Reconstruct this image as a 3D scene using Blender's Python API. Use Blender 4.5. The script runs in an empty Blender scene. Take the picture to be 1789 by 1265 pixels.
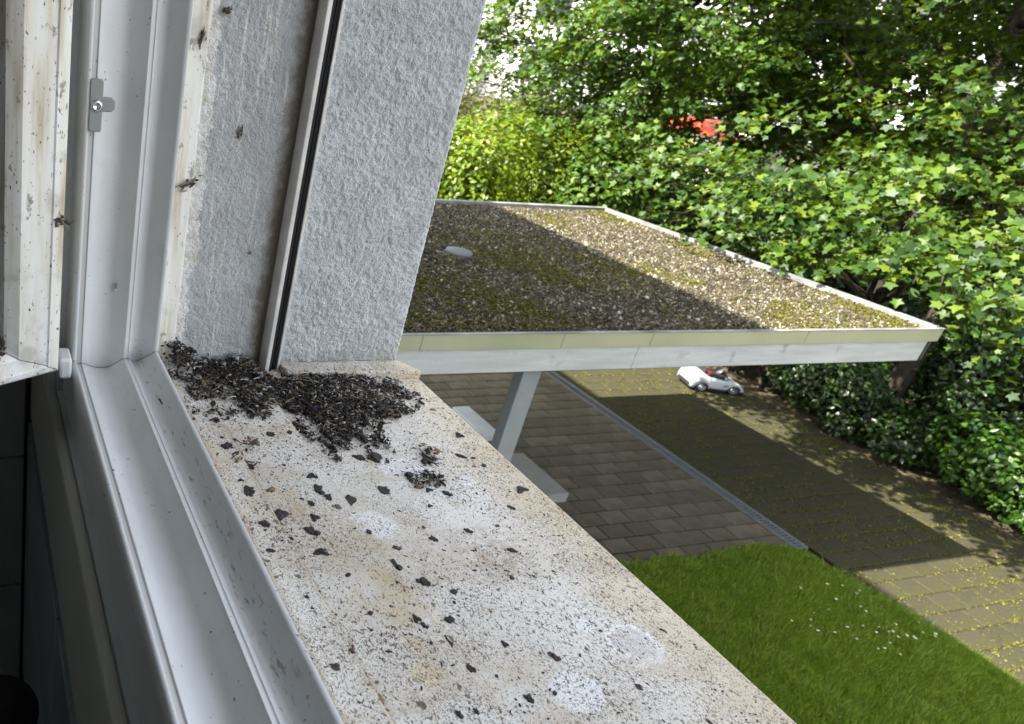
import bpy, math, random
import numpy as np
from mathutils import Vector, Matrix

rng = np.random.default_rng(11)
random.seed(11)
SC = bpy.context.scene
COL = SC.collection

# ------------------------------------------------------------------ camera, sky, sun, exposure
cam_d = bpy.data.cameras.new('camera')
cam = bpy.data.objects.new('camera', cam_d)
COL.objects.link(cam)
SC.camera = cam
RIGHT = Vector((0.9579, -0.2638, 0.1130)).normalized()
FWD = Vector((0.2866, 0.8598, -0.4226)).normalized()
UP = RIGHT.cross(FWD).normalized()
cam.matrix_world = Matrix(((RIGHT.x, UP.x, -FWD.x, 0), (RIGHT.y, UP.y, -FWD.y, 0), (RIGHT.z, UP.z, -FWD.z, 6.0), (0, 0, 0, 1)))
cam_d.sensor_fit = 'HORIZONTAL'
cam_d.sensor_width = 36.0
cam_d.lens = 26.464
cam_d.shift_x = 0.3102
cam_d.shift_y = -0.01527
cam_d.dof.use_dof = True
cam_d.dof.focus_distance = 0.78
cam_d.dof.aperture_fstop = 15.0
cam_d.clip_start = 0.01
cam_d.clip_end = 600

SUN_EL, SUN_AZ = 45.0, 270.0
world = bpy.data.worlds.new('World')
SC.world = world
world.use_nodes = True
wn = world.node_tree.nodes
sky = wn.new('ShaderNodeTexSky')
sky.sky_type = 'NISHITA'
sky.sun_disc = False
sky.sun_elevation = math.radians(SUN_EL)
sky.sun_rotation = math.radians(SUN_AZ)
sky.dust_density = 2.0
hs = wn.new('ShaderNodeHueSaturation')          # thin bright haze takes most of the blue out of this sky
hs.inputs['Saturation'].default_value = 0.32
world.node_tree.links.new(sky.outputs[0], hs.inputs['Color'])
world.node_tree.links.new(hs.outputs[0], wn['Background'].inputs[0])
wn['Background'].inputs[1].default_value = 0.15

sun_d = bpy.data.lights.new('sun', 'SUN')
sun_d.energy = 5.0
sun_d.angle = math.radians(0.53)
sun_d.color = (1.0, 0.94, 0.84)
sun = bpy.data.objects.new('sun', sun_d)
COL.objects.link(sun)
sun.location = (-20, 0, 26)
sun.rotation_euler = Vector((1, 0.0, -1)).to_track_quat('-Z', 'Y').to_euler()

SC.view_settings.view_transform = 'Standard'
SC.view_settings.look = 'None'
SC.view_settings.exposure = 2.6
SC.view_settings.gamma = 1.0
SC.cycles.use_denoising = True
SC.cycles.max_bounces = 10
SC.cycles.diffuse_bounces = 5
SC.cycles.transmission_bounces = 8
SC.cycles.transparent_max_bounces = 8

# ------------------------------------------------------------------ material helpers
class Mat:
    def __init__(s, name, rough=0.6, spec=0.4, metal=0.0):
        s.m = bpy.data.materials.new(name)
        s.m.use_nodes = True
        s.nt = s.m.node_tree
        s.n = s.nt.nodes
        s.b = s.n['Principled BSDF']
        s.out = s.n['Material Output']
        s.b.inputs['Roughness'].default_value = rough
        s.b.inputs['Specular IOR Level'].default_value = spec
        s.b.inputs['Metallic'].default_value = metal
        s._co = None
    def link(s, a, b): s.nt.links.new(a, b)
    def co(s):
        if s._co is None:
            s._co = s.n.new('ShaderNodeTexCoord').outputs['Object']
        return s._co
    def mapped(s, scale, loc=(0, 0, 0)):
        k = s.n.new('ShaderNodeMapping')
        s.link(s.co(), k.inputs[0])
        k.inputs['Scale'].default_value = scale
        k.inputs['Location'].default_value = loc
        return k.outputs[0]
    def noise(s, scale, detail=3, rough=0.55, vec=None, dist=0.0):
        k = s.n.new('ShaderNodeTexNoise')
        s.link(vec if vec is not None else s.co(), k.inputs['Vector'])
        k.inputs['Scale'].default_value = scale
        k.inputs['Detail'].default_value = detail
        k.inputs['Roughness'].default_value = rough
        k.inputs['Distortion'].default_value = dist
        return k.outputs['Fac']
    def voro(s, scale, vec=None, rand=1.0):
        k = s.n.new('ShaderNodeTexVoronoi')
        s.link(vec if vec is not None else s.co(), k.inputs['Vector'])
        k.inputs['Scale'].default_value = scale
        k.inputs['Randomness'].default_value = rand
        return k.outputs['Distance']
    def sep(s):
        k = s.n.new('ShaderNodeSeparateXYZ')
        s.link(s.co(), k.inputs[0])
        return k.outputs
    def ramp(s, fac, stops, interp='LINEAR'):
        k = s.n.new('ShaderNodeValToRGB')
        s.link(fac, k.inputs[0])
        k.color_ramp.interpolation = interp
        el = k.color_ramp.elements
        while len(el) > 1: el.remove(el[-1])
        for i, (p, c) in enumerate(stops):
            e = el[0] if i == 0 else el.new(p)
            e.position = p
            c = c if isinstance(c, (tuple, list)) else (c, c, c)
            e.color = (*c[:3], 1)
        return k.outputs[0]
    def _set(s, sock, v):
        if hasattr(v, 'is_linked') or isinstance(v, bpy.types.NodeSocket): s.link(v, sock)
        elif isinstance(v, (tuple, list)): sock.default_value = (*v[:3], 1) if len(sock.default_value) == 4 else v
        else: sock.default_value = v
    def mix(s, fac, a, b, mode='MIX'):
        k = s.n.new('ShaderNodeMix')
        k.data_type = 'RGBA'
        k.blend_type = mode
        s._set(k.inputs[0], fac); s._set(k.inputs[6], a); s._set(k.inputs[7], b)
        return k.outputs[2]
    def math(s, op, a, b=0.0, clamp=False):
        k = s.n.new('ShaderNodeMath')
        k.operation = op
        k.use_clamp = clamp
        s._set(k.inputs[0], a); s._set(k.inputs[1], b)
        return k.outputs[0]
    def step(s, v, lo, hi):
        k = s.n.new('ShaderNodeMapRange')
        k.interpolation_type = 'SMOOTHSTEP'
        s._set(k.inputs[0], v)
        k.inputs[1].default_value = lo
        k.inputs[2].default_value = hi
        return k.outputs[0]
    def island(s):
        return s.n.new('ShaderNodeNewGeometry').outputs['Random Per Island']
    def objrand(s):
        return s.n.new('ShaderNodeObjectInfo').outputs['Random']
    def bump(s, h, dist=0.01, strength=1.0):
        k = s.n.new('ShaderNodeBump')
        k.inputs['Strength'].default_value = strength
        k.inputs['Distance'].default_value = dist
        s.link(h, k.inputs['Height'])
        s.link(k.outputs[0], s.b.inputs['Normal'])
        return k.outputs[0]
    def color(s, v):
        s._set(s.b.inputs['Base Color'], v)
        return s
    def rough(s, v):
        s._set(s.b.inputs['Roughness'], v)
        return s

def plain(name, col, rough=0.5, spec=0.4, metal=0.0, var=0.12, scale=6.0, bump=0.0):
    k = Mat(name, rough, spec, metal)
    f = k.noise(scale, 4)
    k.color(k.ramp(f, [(0.25, tuple(c * (1 - var) for c in col)), (0.75, tuple(min(1, c * (1 + var)) for c in col))]))
    if bump: k.bump(k.noise(scale * 6, 4), bump)
    return k.m

def leafmat(name, stops, trans, tfac=0.35, rough=0.42, spec=0.45, patch=None):
    k = Mat(name, rough, spec)
    c = k.ramp(k.island(), stops)
    if patch:
        for sc_, lo, hi, amt, col in patch: c = k.mix(k.math('MULTIPLY', k.step(k.noise(sc_, 5, 0.6), lo, hi), amt), c, col)
    k.color(c)
    t = k.n.new('ShaderNodeBsdfTranslucent')
    k.link(k.mix(0.55, c, trans), t.inputs[0])
    mx = k.n.new('ShaderNodeMixShader')
    mx.inputs[0].default_value = tfac
    k.link(k.b.outputs[0], mx.inputs[1]); k.link(t.outputs[0], mx.inputs[2])
    k.link(mx.outputs[0], k.out.inputs[0])
    return k.m

# ------------------------------------------------------------------ mesh helpers
class MB:
    def __init__(s): s.v = []; s.f = []
    def add(s, vs, fs):
        o = len(s.v)
        s.v += [tuple(map(float, q)) for q in vs]
        s.f += [tuple(i + o for i in q) for q in fs]
        return s
    def box(s, x0, x1, y0, y1, z0, z1):
        return s.add([(x0, y0, z0), (x1, y0, z0), (x1, y1, z0), (x0, y1, z0), (x0, y0, z1), (x1, y0, z1), (x1, y1, z1), (x0, y1, z1)],
                     [(0, 3, 2, 1), (4, 5, 6, 7), (0, 1, 5, 4), (1, 2, 6, 5), (2, 3, 7, 6), (3, 0, 4, 7)])
    def prism(s, poly, z0, z1):
        n = len(poly)
        return s.add([(x, y, z0) for x, y in poly] + [(x, y, z1) for x, y in poly],
                     [tuple(range(n - 1, -1, -1)), tuple(range(n, 2 * n))] + [(i, (i + 1) % n, n + (i + 1) % n, n + i) for i in range(n)])
    def tube(s, pts, rad, n=8, caps=True):
        pts = [Vector(p) for p in pts]
        vs, fs = [], []
        ref = Vector((0.31, 0.17, 0.93)).normalized()
        for i, p in enumerate(pts):
            t = (pts[min(i + 1, len(pts) - 1)] - pts[max(i - 1, 0)]).normalized()
            a = t.cross(ref)
            if a.length < 1e-3: a = t.cross(Vector((1, 0, 0)))
            a.normalize(); b = t.cross(a)
            r = rad[i] if isinstance(rad, (list, tuple)) else rad
            for j in range(n):
                th = 2 * math.pi * j / n
                vs.append(p + a * (r * math.cos(th)) + b * (r * math.sin(th)))
        for i in range(len(pts) - 1):
            for j in range(n):
                fs.append((i * n + j, i * n + (j + 1) % n, (i + 1) * n + (j + 1) % n, (i + 1) * n + j))
        if caps:
            fs.append(tuple(range(n - 1, -1, -1)))
            fs.append(tuple((len(pts) - 1) * n + j for j in range(n)))
        return s.add(vs, fs)
    def lathe(s, prof, axis_o, axis, n=20):
        ax = Vector(axis).normalized(); o = Vector(axis_o)
        a = ax.orthogonal().normalized(); b = ax.cross(a)
        vs, fs = [], []
        for r, t in prof:
            for j in range(n):
                th = 2 * math.pi * j / n
                vs.append(o + ax * t + a * (r * math.cos(th)) + b * (r * math.sin(th)))
        for i in range(len(prof) - 1):
            for j in range(n):
                fs.append((i * n + j, i * n + (j + 1) % n, (i + 1) * n + (j + 1) % n, (i + 1) * n + j))
        fs.append(tuple(range(n - 1, -1, -1)))
        fs.append(tuple((len(prof) - 1) * n + j for j in range(n)))
        return s.add(vs, fs)
    def mesh(s, name, mat, smooth=False):
        me = bpy.data.meshes.new(name)
        me.from_pydata(s.v, [], s.f)
        me.materials.append(mat)
        if smooth: me.polygons.foreach_set('use_smooth', [True] * len(me.polygons))
        me.update()
        return me

def npmesh(name, V, F, mat, smooth=False):
    V = np.asarray(V, np.float32).reshape(-1, 3); F = np.asarray(F, np.int32)
    me = bpy.data.meshes.new(name)
    me.vertices.add(len(V)); me.vertices.foreach_set('co', V.ravel())
    k = F.shape[1]
    me.loops.add(F.size); me.loops.foreach_set('vertex_index', F.ravel())
    me.polygons.add(len(F))
    me.polygons.foreach_set('loop_start', np.arange(0, F.size, k, dtype=np.int32))
    me.polygons.foreach_set('loop_total', np.full(len(F), k, np.int32))
    if smooth: me.polygons.foreach_set('use_smooth', np.ones(len(F), bool))
    me.update(calc_edges=True)
    me.materials.append(mat)
    return me

def tag(o, label=None, cat=None, group=None, kind=None):
    if label: o['label'] = label
    if cat: o['category'] = cat
    if group: o['group'] = group
    if kind: o['kind'] = kind
    return o

def empty(name, loc, label=None, cat=None, group=None, rz=0.0):
    o = bpy.data.objects.new(name, None)
    o.empty_display_size = 0.1
    COL.objects.link(o)
    o.location = loc
    o.rotation_euler = (0, 0, rz)
    return tag(o, label, cat, group)

def link(name, me, parent=None, local=False, bevel=0.0, seg=2):
    """local=False: the mesh is in world coordinates, whatever its parent."""
    o = bpy.data.objects.new(name, me)
    COL.objects.link(o)
    if parent is not None:
        o.parent = parent
        if not local:
            root = parent
            M = parent.matrix_basis.copy()
            if parent.parent is not None and parent.type != 'MESH': M = parent.parent.matrix_basis @ M
            if parent.type == 'MESH':
                M = parent.parent.matrix_basis @ parent.matrix_parent_inverse @ parent.matrix_basis if parent.parent else parent.matrix_basis
            o.matrix_parent_inverse = M.inverted()
    if bevel:
        b = o.modifiers.new('bevel', 'BEVEL')
        b.width = bevel; b.segments = seg; b.limit_method = 'ANGLE'; b.angle_limit = math.radians(40)
    return o

def vnoise(x, y, scale, seed):
    """smooth value noise on arrays, about -1..1"""
    r = np.random.default_rng(seed).uniform(-1, 1, (256, 256))
    x = x * scale; y = y * scale
    xi = np.floor(x).astype(int); yi = np.floor(y).astype(int)
    u = x - xi; v = y - yi
    u = u * u * (3 - 2 * u); v = v * v * (3 - 2 * v)
    g = lambda a, b: r[a % 256, b % 256]
    return (g(xi, yi) * (1 - u) + g(xi + 1, yi) * u) * (1 - v) + (g(xi, yi + 1) * (1 - u) + g(xi + 1, yi + 1) * u) * v

# unit lumps for stones, droppings, moss
def ico(sub):
    import bmesh
    bm = bmesh.new(); bmesh.ops.create_icosphere(bm, subdivisions=sub, radius=1.0)
    V = np.array([v.co[:] for v in bm.verts]); F = np.array([[v.index for v in f.verts] for f in bm.faces])
    bm.free(); return V, F
ICO1, ICO2, ICO3 = ico(1), ico(2), ico(3)

def rotmats(n, r=rng):
    q = r.normal(size=(n, 4)); q /= np.linalg.norm(q, axis=1)[:, None]
    w, x, y, z = q.T
    return np.stack([np.stack([1 - 2 * (y * y + z * z), 2 * (x * y - z * w), 2 * (x * z + y * w)], 1),
                     np.stack([2 * (x * y + z * w), 1 - 2 * (x * x + z * z), 2 * (y * z - x * w)], 1),
                     np.stack([2 * (x * z - y * w), 2 * (y * z + x * w), 1 - 2 * (x * x + y * y)], 1)], 1)

def lumps(P, size, base=ICO1, aniso=(0.6, 1.0, 1.3), jitter=0.22, flat=1.0):
    """many uneven lumps as one vertex/face array"""
    n = len(P); V0, F0 = base; m = len(V0)
    V = np.repeat(V0[None], n, 0) * (1 + rng.uniform(-jitter, jitter, (n, m, 1)))
    V = V * (np.array(aniso)[None, None] * rng.uniform(0.8, 1.2, (n, 1, 3)))
    V = np.einsum('nij,nmj->nmi', rotmats(n), V)
    V[..., 2] *= flat
    V = V * np.asarray(size).reshape(-1, 1, 1) + np.asarray(P)[:, None]
    F = (F0[None] + (np.arange(n) * m)[:, None, None]).reshape(-1, F0.shape[1])
    return V.reshape(-1, 3), F

def inpoly(x, y, poly):
    c = np.zeros(len(x), bool); n = len(poly)
    for i in range(n):
        x0, y0 = poly[i]; x1, y1 = poly[(i + 1) % n]
        k = ((y0 > y) != (y1 > y)) & (x < (x1 - x0) * (y - y0) / (y1 - y0 + 1e-12) + x0)
        c ^= k
    return c

# ------------------------------------------------------------------ materials
def m_plaster(name, col, dirt):
    k = Mat(name, 0.85, 0.25)
    x = k.sep()
    base = k.ramp(k.noise(30, 4), [(0.3, tuple(c * 0.86 for c in col)), (0.7, tuple(min(1, c * 1.08) for c in col))])
    if dirt:
        st = k.noise(1.0, 4, vec=k.mapped((190, 190, 9)))
        base = k.mix(k.math('MULTIPLY', k.step(st, 0.585, 0.66), 0.85), base, (0.74, 0.73, 0.68))
        st2 = k.noise(1.0, 3, vec=k.mapped((260, 260, 14), (3, 1, 0)))
        base = k.mix(k.math('MULTIPLY', k.step(st2, 0.70, 0.78), 0.7), base, (0.10, 0.085, 0.07))
        # brown grime along the guide rail
        g = k.math('ADD', x[0], k.math('MULTIPLY', k.noise(90, 4), 0.022))
        base = k.mix(k.math('MULTIPLY', k.step(g, 0.326, 0.345), 0.85), base, (0.16, 0.125, 0.075))
        # ragged edge of old white paint beside the window frame
        e = k.math('ADD', x[0], k.math('MULTIPLY', k.noise(60, 4, 0.6), 0.030))
        base = k.mix(k.math('SUBTRACT', 1.0, k.step(e, 0.2545, 0.2560)), base,
                     k.ramp(k.noise(55, 4), [(0.35, (0.62, 0.56, 0.46)), (0.5, (0.80, 0.79, 0.76))]))
    else:
        # algae and grey wash near the foot of the wall
        f = k.math('ADD', x[2], k.math('MULTIPLY', k.noise(70, 4), 0.05))
        base = k.mix(k.math('MULTIPLY', k.math('SUBTRACT', 1.0, k.step(f, 5.620, 5.665)), 0.45), base, (0.22, 0.24, 0.17))
        sp = k.noise(160, 2)
        base = k.mix(k.step(sp, 0.74, 0.77), base, (0.12, 0.11, 0.10))
    k.color(base)
    k.bump(k.math('ADD', k.noise(900, 3), k.math('MULTIPLY', k.voro(420), 0.7)), 0.0016, 1.0)
    return k.m
M_WALL = m_plaster('wall_plaster', (0.56, 0.58, 0.585), False)
M_STRIP = m_plaster('stained_plaster', (0.52, 0.53, 0.53), True)

def m_pvc():
    k = Mat('white_pvc', 0.32, 0.5)
    d = k.noise(14, 4)
    c = k.ramp(d, [(0.3, (0.70, 0.71, 0.70)), (0.7, (0.79, 0.80, 0.80))])
    s = k.noise(230, 3)
    gate = k.step(k.noise(9, 3), 0.42, 0.62)
    c = k.mix(k.math('MULTIPLY', k.step(s, 0.68, 0.72), gate), c, (0.10, 0.085, 0.07))
    x = k.sep()
    band = k.math('MULTIPLY', k.step(x[0], 0.174, 0.182), k.math('SUBTRACT', 1.0, k.step(x[0], 0.186, 0.1955)))
    low_ = k.math('SUBTRACT', 1.0, k.step(x[2], 5.640, 5.655))
    gr = k.math('MULTIPLY', k.math('MULTIPLY', band, low_), k.step(k.noise(1.0, 5, 0.7, vec=k.mapped((230, 60, 230))), 0.56, 0.68))
    c = k.mix(k.math('MULTIPLY', gr, 0.8), c, (0.13, 0.11, 0.085))
    b2 = k.math('MULTIPLY', k.step(x[0], 0.1125, 0.1135), k.math('SUBTRACT', 1.0, k.step(x[0], 0.1185, 0.1195)))
    c = k.mix(k.math('MULTIPLY', b2, 0.55), c, (0.30, 0.29, 0.265))
    k.color(c); k.rough(k.ramp(k.noise(20, 3), [(0.3, 0.26), (0.7, 0.45)]))
    k.bump(k.noise(300, 2), 0.0002, 0.3)
    return k.m
M_PVC = m_pvc()

def m_pvc_dirty():
    k = Mat('dirty_white_pvc', 0.5, 0.4)
    c = k.ramp(k.noise(1.0, 5, vec=k.mapped((70, 70, 7))), [(0.30, (0.50, 0.43, 0.30)), (0.46, (0.72, 0.69, 0.61)), (0.62, (0.80, 0.79, 0.75))])
    y = k.noise(1.0, 4, vec=k.mapped((120, 120, 5), (2, 0, 0)))
    c = k.mix(k.math('MULTIPLY', k.step(y, 0.60, 0.70), 0.5), c, (0.55, 0.42, 0.20))
    gr = k.step(k.noise(25, 4), 0.52, 0.7)
    c = k.mix(k.math('MULTIPLY', gr, 0.45), c, (0.30, 0.27, 0.22))
    s = k.noise(1.0, 3, vec=k.mapped((330, 330, 150)))
    c = k.mix(k.step(s, 0.66, 0.69), c, (0.07, 0.06, 0.05))
    bl = k.noise(1.0, 4, 0.7, vec=k.mapped((75, 75, 40), (5, 5, 0)))
    c = k.mix(k.math('MULTIPLY', k.step(bl, 0.60, 0.66), 0.7), c, (0.16, 0.13, 0.10))
    k.color(c); k.bump(k.noise(200, 3), 0.0004, 0.5)
    return k.m
M_PVCD = m_pvc_dirty()

def m_stone():
    k = Mat('stained_stone', 0.72, 0.3)
    x = k.sep()
    c = k.ramp(k.noise(9, 5, 0.6), [(0.30, (0.53, 0.465, 0.36)), (0.45, (0.64, 0.605, 0.54)), (0.64, (0.735, 0.715, 0.67))])
    # yellowish weathering towards the outer edge
    e = k.math('MULTIPLY', k.step(k.math('ADD', x[0], k.math('MULTIPLY', k.noise(22, 4), 0.05)), 0.465, 0.555), 0.75)
    c = k.mix(e, c, (0.60, 0.51, 0.35))
    o = k.noise(16, 5, 0.65)
    c = k.mix(k.math('MULTIPLY', k.step(o, 0.56, 0.70), 0.5), c, (0.52, 0.38, 0.19))
    b = k.noise(7, 4)
    c = k.mix(k.math('MULTIPLY', k.step(b, 0.58, 0.74), 0.28), c, (0.42, 0.33, 0.25))
    # crusted white splashes and the ring marks
    def spot(cx, cy, r, w, amt, col):
        dx = k.math('SUBTRACT', x[0], cx); dy = k.math('MULTIPLY', k.math('SUBTRACT', x[1], cy), 1.2)
        d = k.math('SQRT', k.math('ADD', k.math('MULTIPLY', dx, dx), k.math('MULTIPLY', dy, dy)))
        d = k.math('ADD', d, k.math('MULTIPLY', k.math('SUBTRACT', k.noise(75, 3), 0.5), r * 0.8))
        return k.math('MULTIPLY', k.math('SUBTRACT', 1.0, k.step(d, r - w, r)), amt), d
    for cx, cy, r in ((0.4732, 0.3003, 0.0235), (0.394, 0.270, 0.022), (0.335, 0.455, 0.024), (0.41, 0.53, 0.028), (0.465, 0.505, 0.010), (0.445, 0.322, 0.009)):
        f, d = spot(cx, cy, r, r * 0.16, 0.8, None)
        c = k.mix(k.math('MULTIPLY', f, k.step(k.noise(150, 4, 0.6), 0.30, 0.48)), c, (0.80, 0.80, 0.81))
    f, d = spot(0.4732, 0.3003, 0.0185, 0.003, 0.7, None)
    c = k.mix(f, c, (0.56, 0.54, 0.51))
    for cx, cy, r, am, col in ((0.425, 0.405, 0.065, 0.75, (0.40, 0.31, 0.23)), (0.36, 0.40, 0.04, 0.5, (0.47, 0.39, 0.29)), (0.30, 0.45, 0.05, 0.5, (0.52, 0.40, 0.24)), (0.25, 0.49, 0.04, 0.5, (0.50, 0.38, 0.22)), (0.27, 0.29, 0.03, 0.4, (0.55, 0.46, 0.32)), (0.36, 0.685, 0.10, 0.8, (0.13, 0.10, 0.075)), (0.285, 0.715, 0.075, 0.8, (0.13, 0.10, 0.075)), (0.45, 0.69, 0.055, 0.6, (0.20, 0.155, 0.115)), (0.38, 0.60, 0.05, 0.55, (0.22, 0.17, 0.13))):
        f, d = spot(cx, cy, r, r * 0.9, am, None)
        c = k.mix(k.math('MULTIPLY', f, k.step(k.noise(110, 5, 0.7), 0.36, 0.62)), c, col)
    f, d = spot(0.2923, 0.2966, 0.013, 0.003, 0.6, None)
    c = k.mix(f, c, (0.66, 0.54, 0.31))
    for ex, wd in ((0.2475, 0.007), (0.3245, 0.006), (0.213, 0.010)):
        a_ = k.math('ABSOLUTE', k.math('SUBTRACT', x[0], ex))
        f = k.math('MULTIPLY', k.math('SUBTRACT', 1.0, k.step(k.math('ADD', a_, k.math('MULTIPLY', k.noise(60, 4), wd * 0.9)), wd * 0.4, wd * 1.3)), 0.7)
        c = k.mix(f, c, (0.33, 0.25, 0.165))
    w_ = k.noise(1.0, 4, 0.6, vec=k.mapped((14, 46, 14), (1, 2, 0)))
    c = k.mix(k.math('MULTIPLY', k.step(w_, 0.52, 0.66), 0.42), c, (0.50, 0.42, 0.31))
    # pepper of dark specks, thicker in drifts
    for sc, lo, hi, col, gs in ((520, 0.635, 0.655, (0.055, 0.042, 0.033), 20), (300, 0.645, 0.665, (0.10, 0.07, 0.05), 11), (900, 0.585, 0.625, (0.20, 0.14, 0.095), 14)):
        vv = k.mapped((sc, sc * 0.72, sc), (sc, 0, 0))
        s = k.noise(1.0, 2, 0.5, vec=vv, dist=1.2)
        g = k.step(k.noise(gs, 4), 0.30, 0.60)
        c = k.mix(k.math('MULTIPLY', k.step(k.math('ADD', s, k.math('MULTIPLY', k.math('SUBTRACT', g, 0.6), 0.10)), lo, hi), 0.92), c, col)
    k.color(c)
    k.bump(k.noise(260, 4), 0.0007, 0.7)
    return k.m
M_STONE = m_stone()

def m_drop(name, stops, bump=0.0008, rough=0.7):
    k = Mat(name, rough, 0.35)
    c = k.ramp(k.island(), stops, 'CONSTANT')
    c = k.mix(k.math('MULTIPLY', k.step(k.noise(330, 3), 0.5, 0.72), 0.5), c, (0.16, 0.14, 0.125))
    c = k.mix(k.step(k.noise(120, 4, 0.7), 0.61, 0.68), c, (0.40, 0.385, 0.36))
    k.color(c); k.bump(k.noise(900, 3), bump, 1.0)
    return k.m
M_DROP = m_drop('dried_droppings', [(0, (0.011, 0.009, 0.008)), (0.36, (0.030, 0.022, 0.016)), (0.56, (0.065, 0.045, 0.030)), (0.72, (0.018, 0.017, 0.018)), (0.82, (0.46, 0.45, 0.42)), (0.90, (0.17, 0.145, 0.12)), (0.975, (0.22, 0.125, 0.05))])
def m_single(name, col, pale=0.18):
    k = Mat(name, 0.6, 0.4)
    c = k.ramp(k.noise(350, 4), [(0.35, tuple(q * 0.6 for q in col)), (0.7, tuple(min(1, q * 1.6) for q in col))])
    c = k.mix(k.math('MULTIPLY', k.step(k.noise(260, 3), 0.60, 0.72), pale * 3), c, (0.35, 0.33, 0.31))
    k.color(c); k.bump(k.noise(600, 3), 0.0008)
    return k.m
M_BLACK = m_single('black_dropping', (0.028, 0.023, 0.021))
M_BROWN = m_single('brown_dropping', (0.085, 0.058, 0.042))
M_OCHRE = m_single('ochre_dropping', (0.30, 0.19, 0.075))
M_GREY = m_single('grey_dropping', (0.20, 0.19, 0.185))
M_STRAW = m_single('dry_straw', (0.20, 0.16, 0.10))

M_STEEL = plain('zinc_plate', (0.33, 0.34, 0.34), 0.45, 0.5, 0.7)
M_SCREW = plain('screw_steel', (0.62, 0.64, 0.66), 0.25, 0.5, 1.0)
M_RUBBER = plain('black_rubber', (0.012, 0.012, 0.013), 0.7, 0.3)
M_ALU = plain('guide_aluminium', (0.60, 0.585, 0.55), 0.45, 0.5, 0.15, var=0.2, scale=40)
M_TILE = plain('bathroom_tile', (0.42, 0.43, 0.43), 0.25, 0.5)
M_TILEB = plain('bathroom_tile_blue', (0.36, 0.40, 0.44), 0.25, 0.5)
M_GROUT = plain('tile_grout', (0.06, 0.06, 0.06), 0.9)
M_ROOM = plain('room_paint', (0.45, 0.45, 0.42), 0.8)
M_CONC = plain('facade_plaster', (0.62, 0.64, 0.66), 0.9, bump=0.004, scale=8)

def m_glass():
    k = Mat('window_glass', 0.03, 0.5)
    g = k.n.new('ShaderNodeBsdfTransparent'); g.inputs[0].default_value = (0.85, 0.9, 0.88, 1)
    gl = k.n.new('ShaderNodeBsdfGlossy'); gl.inputs['Roughness'].default_value = 0.03
    mx = k.n.new('ShaderNodeMixShader'); mx.inputs[0].default_value = 0.12
    k.link(g.outputs[0], mx.inputs[1]); k.link(gl.outputs[0], mx.inputs[2]); k.link(mx.outputs[0], k.out.inputs[0])
    return k.m
M_GLASS = m_glass()

# ------------------------------------------------------------------ ground and paving
def m_ground():
    k = Mat('soil_ground', 0.95, 0.15)
    k.color(k.ramp(k.noise(1.6, 6, 0.65), [(0.3, (0.035, 0.028, 0.018)), (0.6, (0.075, 0.062, 0.036)), (0.75, (0.05, 0.07, 0.02))]))
    k.bump(k.noise(14, 5), 0.05)
    return k.m
g = MB().add([(-200, -200, -0.06), (300, -200, -0.06), (300, 300, -0.06), (-200, 300, -0.06)], [(0, 1, 2, 3)])
tag(link('ground', g.mesh('ground', m_ground())), kind='structure')

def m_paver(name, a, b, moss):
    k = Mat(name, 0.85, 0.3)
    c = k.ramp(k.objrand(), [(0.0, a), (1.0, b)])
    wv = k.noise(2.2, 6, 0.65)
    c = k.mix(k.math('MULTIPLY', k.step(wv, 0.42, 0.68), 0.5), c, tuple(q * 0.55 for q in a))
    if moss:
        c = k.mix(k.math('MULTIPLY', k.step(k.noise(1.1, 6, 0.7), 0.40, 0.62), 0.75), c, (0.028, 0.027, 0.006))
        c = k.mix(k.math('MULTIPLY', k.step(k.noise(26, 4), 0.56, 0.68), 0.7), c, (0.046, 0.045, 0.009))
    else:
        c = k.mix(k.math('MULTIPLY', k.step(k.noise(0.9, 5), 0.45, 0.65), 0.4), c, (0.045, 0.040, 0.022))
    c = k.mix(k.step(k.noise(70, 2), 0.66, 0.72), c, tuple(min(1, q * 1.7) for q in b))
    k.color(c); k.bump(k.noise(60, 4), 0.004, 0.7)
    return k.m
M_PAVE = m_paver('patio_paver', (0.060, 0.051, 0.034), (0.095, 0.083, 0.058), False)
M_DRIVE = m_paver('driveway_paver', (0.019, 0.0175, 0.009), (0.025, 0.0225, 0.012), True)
def m_sand():
    k = Mat('joint_sand', 0.95, 0.1)
    k.color(k.ramp(k.noise(3, 5), [(0.3, (0.014, 0.012, 0.007)), (0.7, (0.028, 0.025, 0.009))]))
    return k.m
M_SAND = m_sand()

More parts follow.
